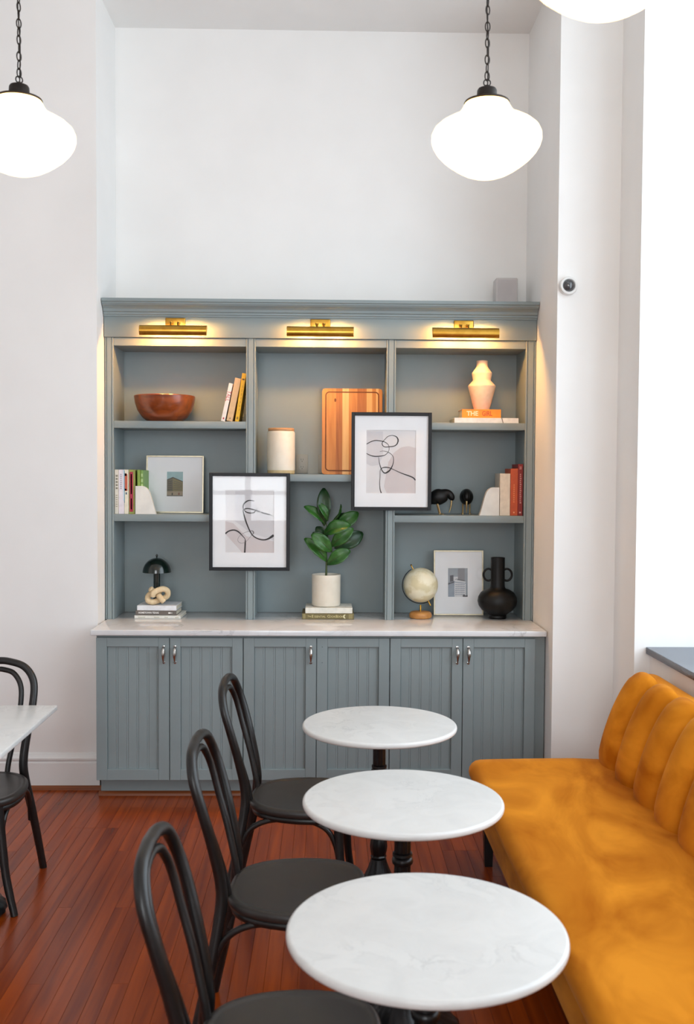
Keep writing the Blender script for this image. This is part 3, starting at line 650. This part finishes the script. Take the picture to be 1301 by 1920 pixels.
# small framed photographs of buildings
def photo_frame(label, W, Hh, loc, tilt, art, draw, rotz=0.):
    t = thing('photo_frame', label, 'picture', loc, (-tilt, 0, rotz), group='small framed photographs of buildings')
    fw_, fd = .008, .016; f = MB()
    f.box(-W/2, -W/2+fw_, 0, fd, 0, Hh, bev=.001, seg=1).box(W/2-fw_, W/2, 0, fd, 0, Hh, bev=.001, seg=1)
    f.box(-W/2+fw_, W/2-fw_, 0, fd, 0, fw_, bev=.001, seg=1).box(-W/2+fw_, W/2-fw_, 0, fd, Hh-fw_, Hh, bev=.001, seg=1)
    f.build('frame', M_FRAMEG, t)
    MB().box(-W/2+fw_, W/2-fw_, .007, .014, fw_, Hh-fw_).build('mat_board', M_MATB, t)
    x0, x1, z0, z1 = art
    a = MB().box(x0, x1, .0062, .0068, z0, z1).build('photograph', draw[0][1], t)
    k = 0
    for poly, mm in draw[1:]:
        k += 1; MB().prism([(x0+u*(x1-x0), z0+v*(z1-z0)) for u, v in poly], .0061-.00005*k, .00615-.00005*k+.00004, 'y').build('print_area', mm, a)
    MB().box(-W/2+fw_, W/2-fw_, .0028, .004, fw_, Hh-fw_).build('glass', M_GLASS2, t)
c_sky = cmat((150, 182, 186)); c_b1 = cmat((122, 112, 74)); c_b2 = cmat((96, 92, 72)); c_b3 = cmat((150, 138, 116)); c_d = cmat((70, 66, 56))
dr = [(None, c_sky), ([(0, 0), (0, .66), (.37, .76), (.37, 0)], c_b2), ([(.37, 0), (.37, .76), (1, .58), (1, 0)], c_b1), ([(0, .64), (0, .68), (.37, .785), (1, .61), (1, .575), (.37, .745)], c_d)]
for i in range(5): dr.append(([(.04, .26+.075*i), (.04, .29+.075*i), (.33, .30+.085*i), (.33, .265+.085*i)], c_d))
for i in range(5): dr.append(([(.42, .265+.085*i), (.42, .295+.085*i), (.95, .28+.06*i), (.95, .255+.06*i)], c_b2))
dr += [([(0, 0), (0, .2), (1, .2), (1, 0)], c_b3), ([(.3, .04), (.3, .14), (.38, .14), (.38, .04)], c_d), ([(.72, .05), (.72, .14), (.8, .14), (.8, .05)], cmat((120, 70, 50))), ([(0, 0), (0, .03), (1, .03), (1, 0)], c_d)]
photo_frame('champagne square frame with a small colour photo of a brick building', .335, .335, (-.886, 5.83, ZL2+.0008), .07, (-.047, .046, .098, .241), dr)
g_sky = cmat((150, 158, 166)); g_w = cmat((214, 214, 216)); g_m = cmat((140, 152, 166)); g_d = cmat((64, 66, 74))
dr = [(None, g_sky), ([(.5, .5), (.5, 1), (.85, 1), (.85, .5)], cmat((132, 132, 136))), ([(.03, 0), (.03, .5), (.33, .55), (.33, 0)], g_m), ([(.33, 0), (.33, .6), (.9, .53), (.9, 0)], g_w), ([(.0, .42), (.0, .47), (.33, .545), (.33, .5)], g_d), ([(.1, .52), (.1, .74), (.28, .76), (.28, .54)], g_d), ([(.28, .55), (.28, .7), (.5, .7), (.5, .6)], g_w), ([(.31, .585), (.42, .63), (.85, .575), (.85, .555), (.42, .61)], g_d), ([(.31, .5), (.31, .53), (.92, .485), (.92, .46)], g_m)]
for i in range(6):
    for j in range(5): dr.append(([(.38+.1*j, .06+.07*i), (.38+.1*j, .1+.07*i), (.44+.1*j, .098+.07*i), (.44+.1*j, .058+.07*i)], g_m))
dr.append(([(.75, 0), (.75, .06), (.82, .09), (.9, .04), (1, .07), (1, 0)], g_d))
photo_frame('champagne upright frame with a small grey photo of a tower building', .294, .382, (.781, 5.835, .9128), .075, (-.062, .054, .108, .277), dr)

# mushroom lamp, wooden knot
t = thing('mushroom_lamp', 'dark green ribbed mushroom lamp standing behind the wooden knot', 'lamp', (-.984, 5.80, .9872))
MB().lathe([(0, 0), (.045, 0), (.045, .006), (.03, .012), (.021, .02), (.0195, .03), (.019, .17), (.022, .186), (.03, .19), (0, .19)], 28).build('stem', M_GREEN, t)
dome = [(.081, .176)]+[(.0805*math.cos(a), .177+.083*math.sin(a)) for a in [math.radians(k) for k in range(2, 90, 8)]]+[(.0, .26)]
inner = [(.077*math.cos(a), .177+.079*math.sin(a)) for a in [math.radians(k) for k in range(88, -1, -8)]]+[(.077, .176)]
MB().lathe(dome[:-1]+[(.004, .26), (.004, .256)]+inner, 96, flute=.007, nf=48).build('shade', M_GREEN, t)
MB().lathe([(0, .256), (.004, .256), (.004, .266), (.0065, .27), (.0065, .276), (.003, .281), (0, .281)], 16).build('finial', M_GREEN, t)
kx = lambda px: (px-610)/10.*.00307; kz = lambda py: (1150-py)/10.*.00307+.0005
kp = lambda l: [(kx(a), d, kz(b)) for a, b, d in l]
t = thing('wooden_knot', 'pale wooden knot ornament on the white book stack', 'ornament', (-.968, 5.706, .9868))
R_K = .0165
s1 = spline(kp([(490, 845, -.012), (545, 905, .004), (620, 965, .010), (665, 990, -.018), (725, 1050, -.03), (765, 1090, -.03)]), 6)
n1 = len(s1); MB().tube(s1, [R_K*.55]+[R_K]*(n1-2)+[R_K*.6], n=14).build('strand', M_KNOT, t)
s2 = spline(kp([(540, 990, -.022), (565, 925, -.03), (640, 875, -.024), (735, 855, -.010), (805, 900, .004), (800, 985, .012), (735, 1035, .012), (660, 1065, .004), (560, 1096, -.012), (465, 1080, -.012), (440, 1015, 0.002), (480, 960, .016), (560, 930, .03), (680, 930, .03)]), 6)
n2 = len(s2); MB().tube(s2, [R_K*.6]+[R_K]*(n2-2)+[R_K*.7], n=14).build('strand', M_KNOT, t)

# potted fiddle leaf plant
t = thing('potted_plant', 'small fiddle-leaf plant in a white ceramic pot on two books', 'plant', (.0, 5.75, .9787))
MB().lathe([(0, 0), (.074, 0), (.08, .004), (.082, .012), (.083, .165), (.0835, .178), (.0825, .182), (.077, .182), (.075, .176), (.074, .15), (0, .15)], 44).build('pot', M_CREAM, t)
MB().lathe([(0, .168), (.03, .169), (.0735, .165), (.0735, .152), (0, .151)], 30).build('soil', M_SOIL, t)
PXM = .00309
w = lambda px, py, d: ((px-611.5)*PXM, d, (1137-py)*PXM)
MB().tube(spline([w(611, 1085, 0), w(612, 1060, -.002), w(611, 1030, .004), w(614, 1000, .0), w(609, 975, .004), w(608, 960, .006)], 5), [.0065-.0045*i/25 for i in range(26)], n=8).build('stem', M_STEM, t)
def leaf(b, tip, wd_, d0, d1, face=1, dark=False, roll=0., bend=.15):
    B = Vector(w(b[0], b[1], d0)); T = Vector(w(tip[0], tip[1], d1)); ax = (T-B); L = ax.length; ax.normalize()
    side = ax.cross(Vector((0, -1, 0))); side.normalize(); nr = side.cross(ax).normalized()
    q = Matrix.Rotation(roll, 3, ax); side = q @ side; nr = q @ nr
    ns, nw = 12, 6; g = MB(); vs = []; fs = []
    for i in range(ns+1):
        u = i/ns; pr = math.sin(PI*min(1, u*.97+.012))**.72*(.62+.5*u); hw = wd_*PXM*.5*pr*1.02
        ctr = B+ax*(L*u)+nr*(L*bend*math.sin(PI*u*.9)-L*.1*u*u)
        for j in range(nw+1):
            s_ = j/nw*2-1; vs.append(ctr+side*(s_*hw)+nr*(abs(s_)**1.3*hw*.32+.0022*math.sin(u*26+s_*2)*abs(s_)))
    for i in range(ns):
        for j in range(nw): a = i*(nw+1)+j; fs.append((a, a+1, a+nw+2, a+nw+1))
    g.add(vs, fs); o = g.build('leaf', M_LEAFD if dark else M_LEAF, t, ang=80)
    so = o.modifiers.new('thick', 'SOLIDIFY'); so.thickness = .0012
    MB().tube(spline([tuple(B+nr*.001), tuple(B+ax*L*.45+nr*(L*bend*.95+.0008)), tuple(B+ax*L*.93+nr*(L*bend*.18-L*.085+.001))], 5), [.0016]*6+[.0009]*5, n=6).build('midrib', M_STEM, o)
leaf((607, 988), (606, 917), 29, .0, -.01, dark=True)
leaf((609, 984), (571, 950), 21, -.005, -.03, roll=.6)
leaf((614, 978), (597, 944), 17, -.02, -.04, roll=.5)
leaf((617, 982), (640, 948), 12, -.01, -.02, roll=1.1)
leaf((630, 995), (670, 962), 30, .01, -.02, dark=False, roll=-.2)
leaf((620, 988), (652, 966), 24, .03, .03, dark=True)
leaf((606, 1004), (655, 984), 30, -.01, -.07, roll=-.5, bend=.2)
leaf((620, 1026), (660, 991), 28, -.01, -.06, roll=-.2)
leaf((626, 1030), (680, 1001), 34, .02, .02, dark=True)
leaf((622, 1036), (585, 1002), 29, -.02, -.07, roll=.25)
leaf((614, 1056), (572, 1010), 25, .0, -.035, roll=.4)
leaf((613, 1060), (655, 1032), 29, -.01, -.05, roll=-.3)
leaf((612, 1010), (592, 990), 20, .02, .02, dark=True)
leaf((608, 1016), (586, 1000), 18, .01, .0, dark=True, roll=.4)
MB().tube(spline([w(612, 1062, 0), w(618, 1058, -.006), w(616, 1050, -.008)], 4), .002, n=6).build('twig', M_STEM, t)

# blush vase
t = thing('blush_vase', 'blush ceramic vase with stacked angular tiers on the orange book', 'vase', (.894, 5.775, ZR1+.0806))
MB().lathe([(0, 0), (.043, 0), (.045, .004), (.079, .133), (.0795, .138), (.077, .142), (.053, .168), (.0515, .173), (.058, .206), (.0585, .212), (.056, .216), (.036, .243), (.033, .25), (.0325, .283), (.0295, .284), (.029, .255), (0, .25)], 48).build('body', M_PINK, t, ang=40)

# birds
def bird(label, x, y, rz, sc=1.):
    t = thing('bird_figurine', label, 'figurine', (x, y, ZR2+.0006), (0, 0, rz), group='black bird figurines with brass legs')
    ctl = [(-.060, .052, .004), (-.056, .062, .022), (-.040, .080, .040), (-.016, .090, .0475), (.010, .097, .042), (.032, .106, .030), (.048, .104, .0225), (.059, .092, .0205), (.063, .080, .016), (.063, .070, .004)]
    sp = spline([(a, 0, b*1.13) for a, b, c in ctl], 4); rr_ = spline([(c, 0, 0) for a, b, c in ctl], 4); rad = [max(.003, q.x) for q in rr_]
    b_ = MB().tube(sp, rad[:len(sp)], n=18, upv=(0, 1, 0), asp=.84)
    b_.build('body', M_BLACK, t, ang=80)
    bk_ = MB().tube(spline([(.062, 0, .088), (.060, 0, .056), (.053, 0, .026), (.047, 0, .010)], 4), [.0058, .0056, .0054, .005, .0048, .0046, .0042, .004, .0036, .0032, .0028, .0022, .0012], n=10); bk_.build('beak', M_GOLD, t)
    for sy in (-.02, .02):
        l = MB().tube(spline([(-.022, sy, .062), (-.013, sy, .032), (-.006, sy, .006)], 4), [.0045]*9, n=8)
        l.tube([(-.010, sy, .0035), (.016, sy, .0032)], [.0034, .002], n=6).tube([(-.006, sy, .0035), (.010, sy+.009, .0032)], [.003, .0018], n=6).tube([(-.006, sy, .0035), (.010, sy-.009, .0032)], [.003, .0018], n=6)
        l.build('leg', M_GOLD, t)
    for sy in (-.0185, .0185): MB().lathe([(0, -.002), (.002, 0), (0, .002)], 8, c=(.053, sy*.95, .110)).build('eye', M_GOLD, t)
bird('black bird figurine with brass legs in profile, beak down towards the right', .663, 5.775, .0)
bird('black bird figurine with brass beak facing straight out of the shelf', .815, 5.80, -PI/2-.12)

# globe
t = thing('desk_globe', 'small cream desk globe on a round wooden base', 'globe', (.545, 5.725, .9126))
MB().lathe([(0, 0), (.058, 0), (.064, .005), (.066, .014), (.064, .026), (.056, .035), (.045, .038), (0, .038)], 40).build('base', M_OAK, t)
MB().tube([(0, 0, .037), (0, 0, .075)], .0055, n=12).build('post', M_BRASS, t)
zc = .19; tilt = math.radians(23)
ax = Vector((-math.sin(tilt)*1.15, 0, math.cos(tilt))).normalized()
MB().lathe([(.1*math.sin(a), -.1*math.cos(a)) for a in [PI*i/28 for i in range(29)]], 56, mtx=Matrix.Translation((0, 0, zc)) @ Matrix.Rotation(-tilt*1.1, 4, 'Y')).build('sphere', M_GLOBE, t, ang=80)
arc = []
for k in range(0, 26):
    a = math.radians(-60-k*(222-60-0)/25.0*1.0 + 0); arc.append((.113*math.cos(a), .0, zc+.113*math.sin(a)))
arc = [(.106*math.cos(math.radians(a)), 0, zc+.106*math.sin(math.radians(a))) for a in range(-62, -243, -8)]
MB().tube([(p[0], .0, p[2]) for p in arc], .0038, n=8, asp=.6, upv=(0, 0, 1)).build('meridian_arm', M_BRONZE, t)
MB().tube([tuple(Vector((0, 0, zc))+ax*.098), tuple(Vector((0, 0, zc))+ax*.126)], .003, n=8).lathe([(0, -.006), (.006, 0), (0, .006)], 10, c=tuple(Vector((0, 0, zc))+ax*.128)).build('axis_pin', M_BRASS, t)
MB().tube([tuple(Vector((0, 0, zc))-ax*.098), tuple(Vector((0, 0, zc))-ax*.132)], .004, n=8).build('axis_pin', M_BRASS, t)

# black vase with ring handles
t = thing('handled_vase', 'matte black round vase with a tall neck and two ring handles', 'vase', (.989, 5.72, .9126))
MB().lathe([(0, 0), (.05, 0), (.0525, .004), (.0525, .016), (.05, .02), (.062, .03), (.09, .05), (.108, .075), (.114, .1), (.11, .125), (.095, .15), (.07, .166), (.047, .174), (.042, .182), (.0405, .2), (.0405, .345), (.041, .352), (.036, .352), (.0355, .2), (0, .19)], 48).build('body', M_BLACK, t, ang=40)
for sx in (-1, 1):
    MB().tube([(sx*(.053+.029*math.cos(a)), 0, .252+.034*math.sin(a)) for a in [2*PI*i/28 for i in range(28)]], .0065, n=10, closed=True, upv=(0, 1, 0)).build('handle', M_BLACK, t)

# white box on top of the bookcase
t = thing('plastic_box', 'small pale grey box on top of the bookcase near the right corner', 'box', (1.037, 5.85, 2.7036))
MB().box(-.064, .064, -.05, .05, 0, .178, bev=.008, seg=3).build('shell', mat('pale_grey_plastic', (206, 200, 198), .5, (200, 194, 192), 10.), t)
MB().box(-.054, .054, -.0512, -.0503, .012, .166).build('front_panel', mat('pale_grey_front', (198, 192, 192), .6, (192, 186, 186), 10.), t)

# dome camera on the right pier
t = thing('dome_camera', 'white round dome security camera on the right pier', 'camera', (1.232, YR-.0008, 2.71))
mx = Matrix.Rotation(PI/2, 4, 'X')
MB().lathe([(0, 0), (.047, 0), (.0475, .004), (.0465, .022), (.043, .03), (.036, .033), (.032, .031), (.031, .026), (0, .026)], 44, mtx=mx).build('housing', M_PLASTIC, t)
MB().lathe([(.031*math.cos(a), .027+.024*math.sin(a)) for a in [math.radians(k) for k in range(0, 90, 10)]]+[(0, .051)], 36, mtx=mx).build('dome', M_DOME, t, ang=80)

# ------------------------------------------------------------------ pendants
link_me = MB().tube([(.0085*math.cos(a), 0, .0165*math.sin(a)) for a in [2*PI*i/18 for i in range(18)]], .0022, n=7, closed=True, upv=(0, 1, 0)).mesh('chain_link', ang=80); link_me.materials.append(M_BRONZE)
G_ = 'schoolhouse pendant lamps'
pend = thing('pendant_lamp', '', 'pendant lamp', (0, 0, 0), group=G_)
gp_ = [(0, 0), (.03, .0015), (.055, .0065), (.08, .016), (.105, .03), (.13, .047), (.155, .067), (.175, .089), (.188, .111), (.1935, .130), (.1925, .149), (.184, .167), (.167, .182), (.145, .1945), (.123, .205), (.105, .2165), (.092, .230), (.083, .245), (.077, .2575)]
MB().lathe(gp_, 64).build('glass_globe', M_OPAL, pend, ang=80)
MB().lathe([(0, .256), (.078, .2565), (.080, .260), (.078, .264), (.06, .271), (.04, .275), (.036, .277), (.0345, .303), (.031, .309), (.012, .315), (.008, .321), (0, .321)], 36).build('fitter', M_BRONZE, pend)
MB().tube([(.012*math.cos(a), 0, .330+.012*math.sin(a)) for a in [2*PI*i/20 for i in range(20)]], .0022, n=7, closed=True, upv=(0, 1, 0)).build('loop', M_BRONZE, pend)
PZ = 2.787; z = .353; k = 0
while PZ+z < ZC-.045:
    place('chain_link', link_me, pend, (0, 0, z), (0, 0, (PI/2 if k % 2 else .35)+.25*math.sin(k*1.7))); z += .0285; k += 1
zt = ZC-PZ
MB().tube([(0, 0, z-.02), (0, 0, zt-.02)], .003, n=8).build('hook', M_BRONZE, pend)
MB().lathe([(0, zt-.03), (.02, zt-.028), (.055, zt-.016), (.06, zt-.004), (.06, zt-.0005), (0, zt-.0005)], 32).build('ceiling_canopy', M_BRONZE, pend)
MB().tube(spline([(.002, .001, .32), (.0035, -.002, .45), (-.003, .002, .6), (.003, 0, .8), (-.002, .001, 1.1), (0, 0, zt-.03)], 4), .0022, n=6).build('lamp_cord', M_BRONZE, pend)
pend.location = (.556, 3.55, PZ); pend['label'] = 'schoolhouse globe pendant lamp hanging before the right side of the bookcase niche'
p = copy_tree(pend, 'schoolhouse globe pendant lamp hanging before the left wall, cut by the left edge'); p.location = (-1.087, 3.58, PZ); p.rotation_euler.z = .6
p = copy_tree(pend, 'nearest schoolhouse globe pendant lamp, only its underside showing at the top right'); p.location = (.627, 2.293, PZ); p.rotation_euler.z = 1.1

# ------------------------------------------------------------------ tables
TH = .75
def pedestal(t):
    MB().lathe([(.085, .716), (.09, .72), (.09, .7275), (0, .7275)], 28).build('top_plate', M_IRON, t)
    MB().lathe([(.024, .585), (.024, .70), (.034, .708), (.05, .716)], 48, flute=.05, nf=12).build('column', M_IRON, t)
    MB().lathe([(.024, .545), (.031, .55), (.033, .558), (.031, .566), (.027, .57), (.031, .575), (.03, .582), (.024, .586)], 32).build('collar', M_IRON, t)
    MB().lathe([(.023, .31), (.0235, .33), (.0245, .5), (.024, .546)], 48, flute=.05, nf=12).build('lower_column', M_IRON, t)
    MB().lathe([(.022, .205), (.029, .21), (.031, .216), (.028, .221), (.031, .235), (.0335, .255), (.031, .278), (.025, .292), (.03, .298), (.0325, .304), (.028, .311)], 48, flute=.045, nf=8).build('acanthus_vase', M_IRON, t)
    MB().lathe([(0, .012), (.174, .012), (.185, .014), (.190, .022), (.187, .034), (.175, .045), (.154, .055), (.13, .068), (.09, .092), (.06, .128), (.043, .165), (.034, .19), (.03, .206)], 72, flute=.014, nf=24).build('base', M_IRON, t)
    for a in range(4):
        an = PI/4+a*PI/2; MB().lathe([(0, 0), (.018, 0), (.02, .004), (.016, .0125), (0, .0125)], 14, c=(.165*math.cos(an), .165*math.sin(an), 0)).build('foot', M_IRON, t)
def round_table(label, x, y):
    t = thing('round_table', label, 'table', (x, y, 0), group='round marble bistro tables')
    R0 = .307; th = .022; e = .0095
    pr = [(0, TH-th)]+[(R0-e+e*math.cos(a), TH-th+e+e*math.sin(a)) for a in [math.radians(-90+k*18) for k in range(6)]]+[(R0-e+e*math.cos(a), TH-e+e*math.sin(a)) for a in [math.radians(k*18) for k in range(6)]]+[(0, TH)]
    MB().lathe(pr, 96).build('tabletop', M_MARBLE_T, t, ang=50)
    pedestal(t)
    return t
round_table('round white marble bistro table nearest the bookcase', .215, 3.93)
round_table('middle round white marble bistro table of the row', .238, 3.01)
round_table('nearest round white marble bistro table, largest in the foreground', .223, 2.142)
t = thing('square_table', 'square white marble table cut by the left edge', 'table', (-1.44, 3.865, 0))
MB().box(-.30, .30, -.37, .37, TH-.022, TH, bev=.005, seg=3).build('tabletop', M_MARBLE_T, t); pedestal(t)

# ------------------------------------------------------------------ bentwood chairs
def chair():
    t = thing('bentwood_chair', '', 'chair', (0, 0, 0), group='black bentwood chairs')
    # seat: rounded, narrower towards the back, dished with a raised rim line
    nA = 56; ring = []
    def out(a, s=1.):
        c, sn = math.cos(a), math.sin(a); e = .62
        xx = math.copysign(abs(c)**e, c)*.212; yy = math.copysign(abs(sn)**e, sn)*.225
        yy *= 1.0-.20*max(0, (-xx)/.212)**1.2
        return xx*s, yy*s
    prof = [(0, .428), (.7, .426), (.93, .424), (.985, .430), (1., .440), (.995, .450), (.97, .456), (.93, .4575), (.905, .4565), (.89, .4545), (.85, .4545), (.6, .4535), (.3, .453), (0, .453)]
    vs = []; fs = []
    for s_, zz in prof:
        for k_ in range(nA):
            xx, yy = out(2*PI*k_/nA, max(s_, .002)); dz = 0
            if zz > .44: dz = -.007*max(0, 1-abs(xx)/.16)*(1-(yy/.225)**2)*1.0 if s_ < .9 else 0
            vs.append((xx, yy, zz+dz))
    for i in range(len(prof)-1):
        for k_ in range(nA): k2 = (k_+1) % nA; fs.append((i*nA+k_, i*nA+k2, (i+1)*nA+k2, (i+1)*nA+k_))
    MB().add(vs, fs).build('seat', M_SEAT, t, ang=60)
    rim = [(*out(2*PI*k_/40, .9), .415) for k_ in range(40)]
    MB().tube(rim, .013, n=8, closed=True, asp=1.1).build('seat_ring', M_BLACKW, t, ang=80)
    half = [(-.300, .205, 0), (-.267, .190, .15), (-.235, .172, .30), (-.214, .150, .44), (-.216, .148, .52), (-.238, .160, .63), (-.268, .174, .745), (-.294, .168, .83), (-.309, .125, .888), (-.314, .055, .911), (-.315, 0, .914)]
    path = half+[(a, -b_, c) for a, b_, c in reversed(half[:-1])]
    sp = spline(path, 6); n = len(sp); rad = []
    for p in sp: rad.append(.0158+.0032*min(1, max(0, 1-abs(p.z-.42)/.35)))
    MB().tube(sp, rad, n=14, upv=(1, 0, 0), asp=1.0).build('back_hoop', M_BLACKW, t, ang=80)
    hi = [(-.200, .080, .435), (-.211, .086, .50), (-.237, .102, .60), (-.268, .116, .70), (-.295, .114, .80), (-.311, .080, .857), (-.316, .034, .874), (-.317, 0, .876)]
    pi_ = hi+[(a, -b_, c) for a, b_, c in reversed(hi[:-1])]
    MB().tube(spline(pi_, 6), .0115, n=12, upv=(1, 0, 0)).build('inner_hoop', M_BLACKW, t, ang=80)
    for sy in (-1, 1):
        MB().tube(spline([(.150, sy*.160, .425), (.157, sy*.172, .30), (.168, sy*.192, .15), (.186, sy*.230, 0)], 5), [.0185]*4+[.0175]*5+[.016]*4+[.0145]*3, n=12).build('leg', M_BLACKW, t, ang=80)
        # bentwood brace arching between rear and front leg under the seat
        MB().tube(spline([(-.240, sy*.168, .235), (-.222, sy*.170, .31), (-.185, sy*.172, .37), (-.12, sy*.172, .402), (-.03, sy*.172, .410), (.05, sy*.172, .402), (.11, sy*.170, .37), (.142, sy*.168, .31), (.156, sy*.167, .235)], 5), .0105, n=10).build('brace', M_BLACKW, t, ang=80)
    MB().tube(spline([(.160, -.165, .235), (.155, -.150, .31), (.15, -.115, .37), (.15, -.05, .405), (.15, .05, .405), (.15, .115, .37), (.155, .150, .31), (.160, .165, .235)], 5), .0105, n=10).build('brace', M_BLACKW, t, ang=80)
    return t
ch = chair()
ch.location = (-.085, 3.965, 0); ch.rotation_euler.z = math.radians(-5); ch['label'] = 'black bentwood chair farthest back, at the table nearest the bookcase'
c2 = copy_tree(ch, 'black bentwood chair at the middle round table, between two others'); c2.location = (-.085, 3.075, 0); c2.rotation_euler.z = math.radians(-4)
c3 = copy_tree(ch, 'nearest black bentwood chair, its seat cut by the bottom edge'); c3.location = (-.078, 2.222, 0); c3.rotation_euler.z = math.radians(-3)
c4 = copy_tree(ch, 'black bentwood chair facing out at the square table by the left edge'); c4.location = (-1.445, 4.06, 0); c4.rotation_euler.z = math.radians(-90)

# ------------------------------------------------------------------ mustard bench
BY0, BY1 = 1.45, 4.50
bn = thing('banquette_bench', 'long mustard velvet banquette bench with channelled back below the window', 'bench', (0, 0, 0))
# cushion: rounded front edge, slightly domed top
def cushion():
    prof = []
    x0, x1, z0, z1, r = .648, 1.30, .352, .452, .05
    prof += [(x1, z0), (x0+.03, z0)]
    for k_ in range(0, 9):
        a = math.radians(270-k_*22.5/1.0) if False else math.radians(270-k_*180/8)
        prof.append((x0+r+r*math.cos(a), z0+.05+.05*math.sin(a)))
    for q in (.1, .25, .45, .7, 1.): prof.append((x0+r+(x1-x0-r)*q, z1+.009*math.sin(PI*q*.85)))
    ny = 60; vs = []; fs = []; N = len(prof)
    for j in range(ny+1):
        v = j/ny; yy = BY0+(BY1-BY0)*v; e = min(yy-BY0, BY1-yy); sh = .035*(1-min(1, e/.045))**2
        for (a, b_) in prof:
            zz = b_; xx = a
            if e < .045:
                q = 1-e/.045; s_ = 1-math.sqrt(max(0, 1-q*q))
                zz = .402+(b_-.402)*(1-.62*s_); xx = a+(.03*s_ if a < .8 else 0)
            elif b_ > .42: zz += .0025*math.sin(yy*9+a*7)*math.sin(a*11)
            vs.append((xx, yy, zz))
    for j in range(ny):
        for i in range(N): i2 = (i+1) % N; fs.append((j*N+i, j*N+i2, (j+1)*N+i2, (j+1)*N+i))
    fs.append(tuple(range(N))); fs.append(tuple(ny*N+i for i in range(N-1, -1, -1)))
    return MB().add(vs, fs)
cushion().build('seat_cushion', M_VELVET, bn, ang=60)
MB().box(.702, 1.50, BY0+.01, BY1-.01, .162, .351, bev=.012, seg=3).build('seat_frame', M_VELVET, bn)
for yy in (BY0+.12, 2.55, BY1-.13):
    for xx in (.728, 1.46):
        b0, b1 = .0165, .023; zt_ = .163; vs = [(xx+sx*b0, yy+sy*b0, 0) for sx, sy in ((-1, -1), (1, -1), (1, 1), (-1, 1))]+[(xx+sx*b1, yy+sy*b1, zt_) for sx, sy in ((-1, -1), (1, -1), (1, 1), (-1, 1))]
        MB().add(vs, [(3, 2, 1, 0), (4, 5, 6, 7), (0, 1, 5, 4), (1, 2, 6, 5), (2, 3, 7, 6), (3, 0, 4, 7)]).build('leg', M_BLACKW, bn)
MB().box(1.41, 1.545, BY0, BY1, .352, .80, bev=.03, seg=3).build('back_frame', M_VELVET, bn)
fp = [(1.262, .40), (1.262, .47), (1.277, .55), (1.301, .63), (1.330, .705), (1.362, .768), (1.390, .808), (1.415, .827), (1.440, .832)]
fp = spline([(a, 0, b_) for a, b_ in fp], 3)
nch = 12; cw = (BY1-BY0)/nch
def channel_mesh():
    nu = 12; vs = []; fs = []; N = len(fp)
    for i, p in enumerate(fp):
        a = fp[max(0, i-1)]; b_ = fp[min(N-1, i+1)]; tx, tz = b_.x-a.x, b_.z-a.z; l = math.hypot(tx, tz); nx, nz = -tz/l, tx/l
        fade = 1. if i < N-7 else .45+.55*(N-1-i)/6.
        for j in range(nu+1):
            v = j/nu; q = 2*v-1; bu = (.062*(1-abs(q)**2.8)-.022*min(1., (N-1-i)/5.))*fade*min(1., .5+i/8.)
            vs.append((p.x+nx*bu, v*cw, p.z+nz*bu))
    for i in range(N-1):
        for j in range(nu): a = i*(nu+1)+j; fs.append((a, a+1, a+nu+2, a+nu+1))
    # close the back
    o = len(vs); vs += [(1.44, 0, .40), (1.44, cw, .40)]
    fs.append((nu, 0, o, o+1)); top = (N-1)*(nu+1)
    fs.append(tuple([top+j for j in range(nu+1)]+[o+1, o]))
    fs.append(tuple([i*(nu+1) for i in range(N)]+[o])); fs.append(tuple([i*(nu+1)+nu for i in range(N-1, -1, -1)]+[o+1]))
    return MB().add(vs, fs)
cm = channel_mesh().mesh('back_channel', ang=50); cm.materials.append(M_VELVET)
for k_ in range(nch): place('back_channel', cm, bn, (0, BY0+k_*cw, 0))
cp = [(1.447, .70), (1.447, .822), (1.458, .834), (1.485, .836), (1.518, .828), (1.545, .806), (1.553, .77), (1.553, .70)]
cp = [(p.x, p.y) for p in spline([(a, b_, 0) for a, b_ in cp], 3)]
n_ = len(cp); vs = [(a, BY0, b_) for a, b_ in cp]+[(a, BY1-.004, b_) for a, b_ in cp]
MB().add(vs, [tuple(range(n_)), tuple(range(2*n_-1, n_-1, -1))]+[(i, i+n_, (i+1) % n_+n_, (i+1) % n_) for i in range(n_)]).build('back_cap', M_VELVET, bn)
MB().tube([(1.4435, BY0+.003+i*(BY1-BY0-.006)/60., .8315+.0012*math.cos(i*PI*12/30.)) for i in range(61)], .0022, n=6).build('seam', M_PIPE, bn)
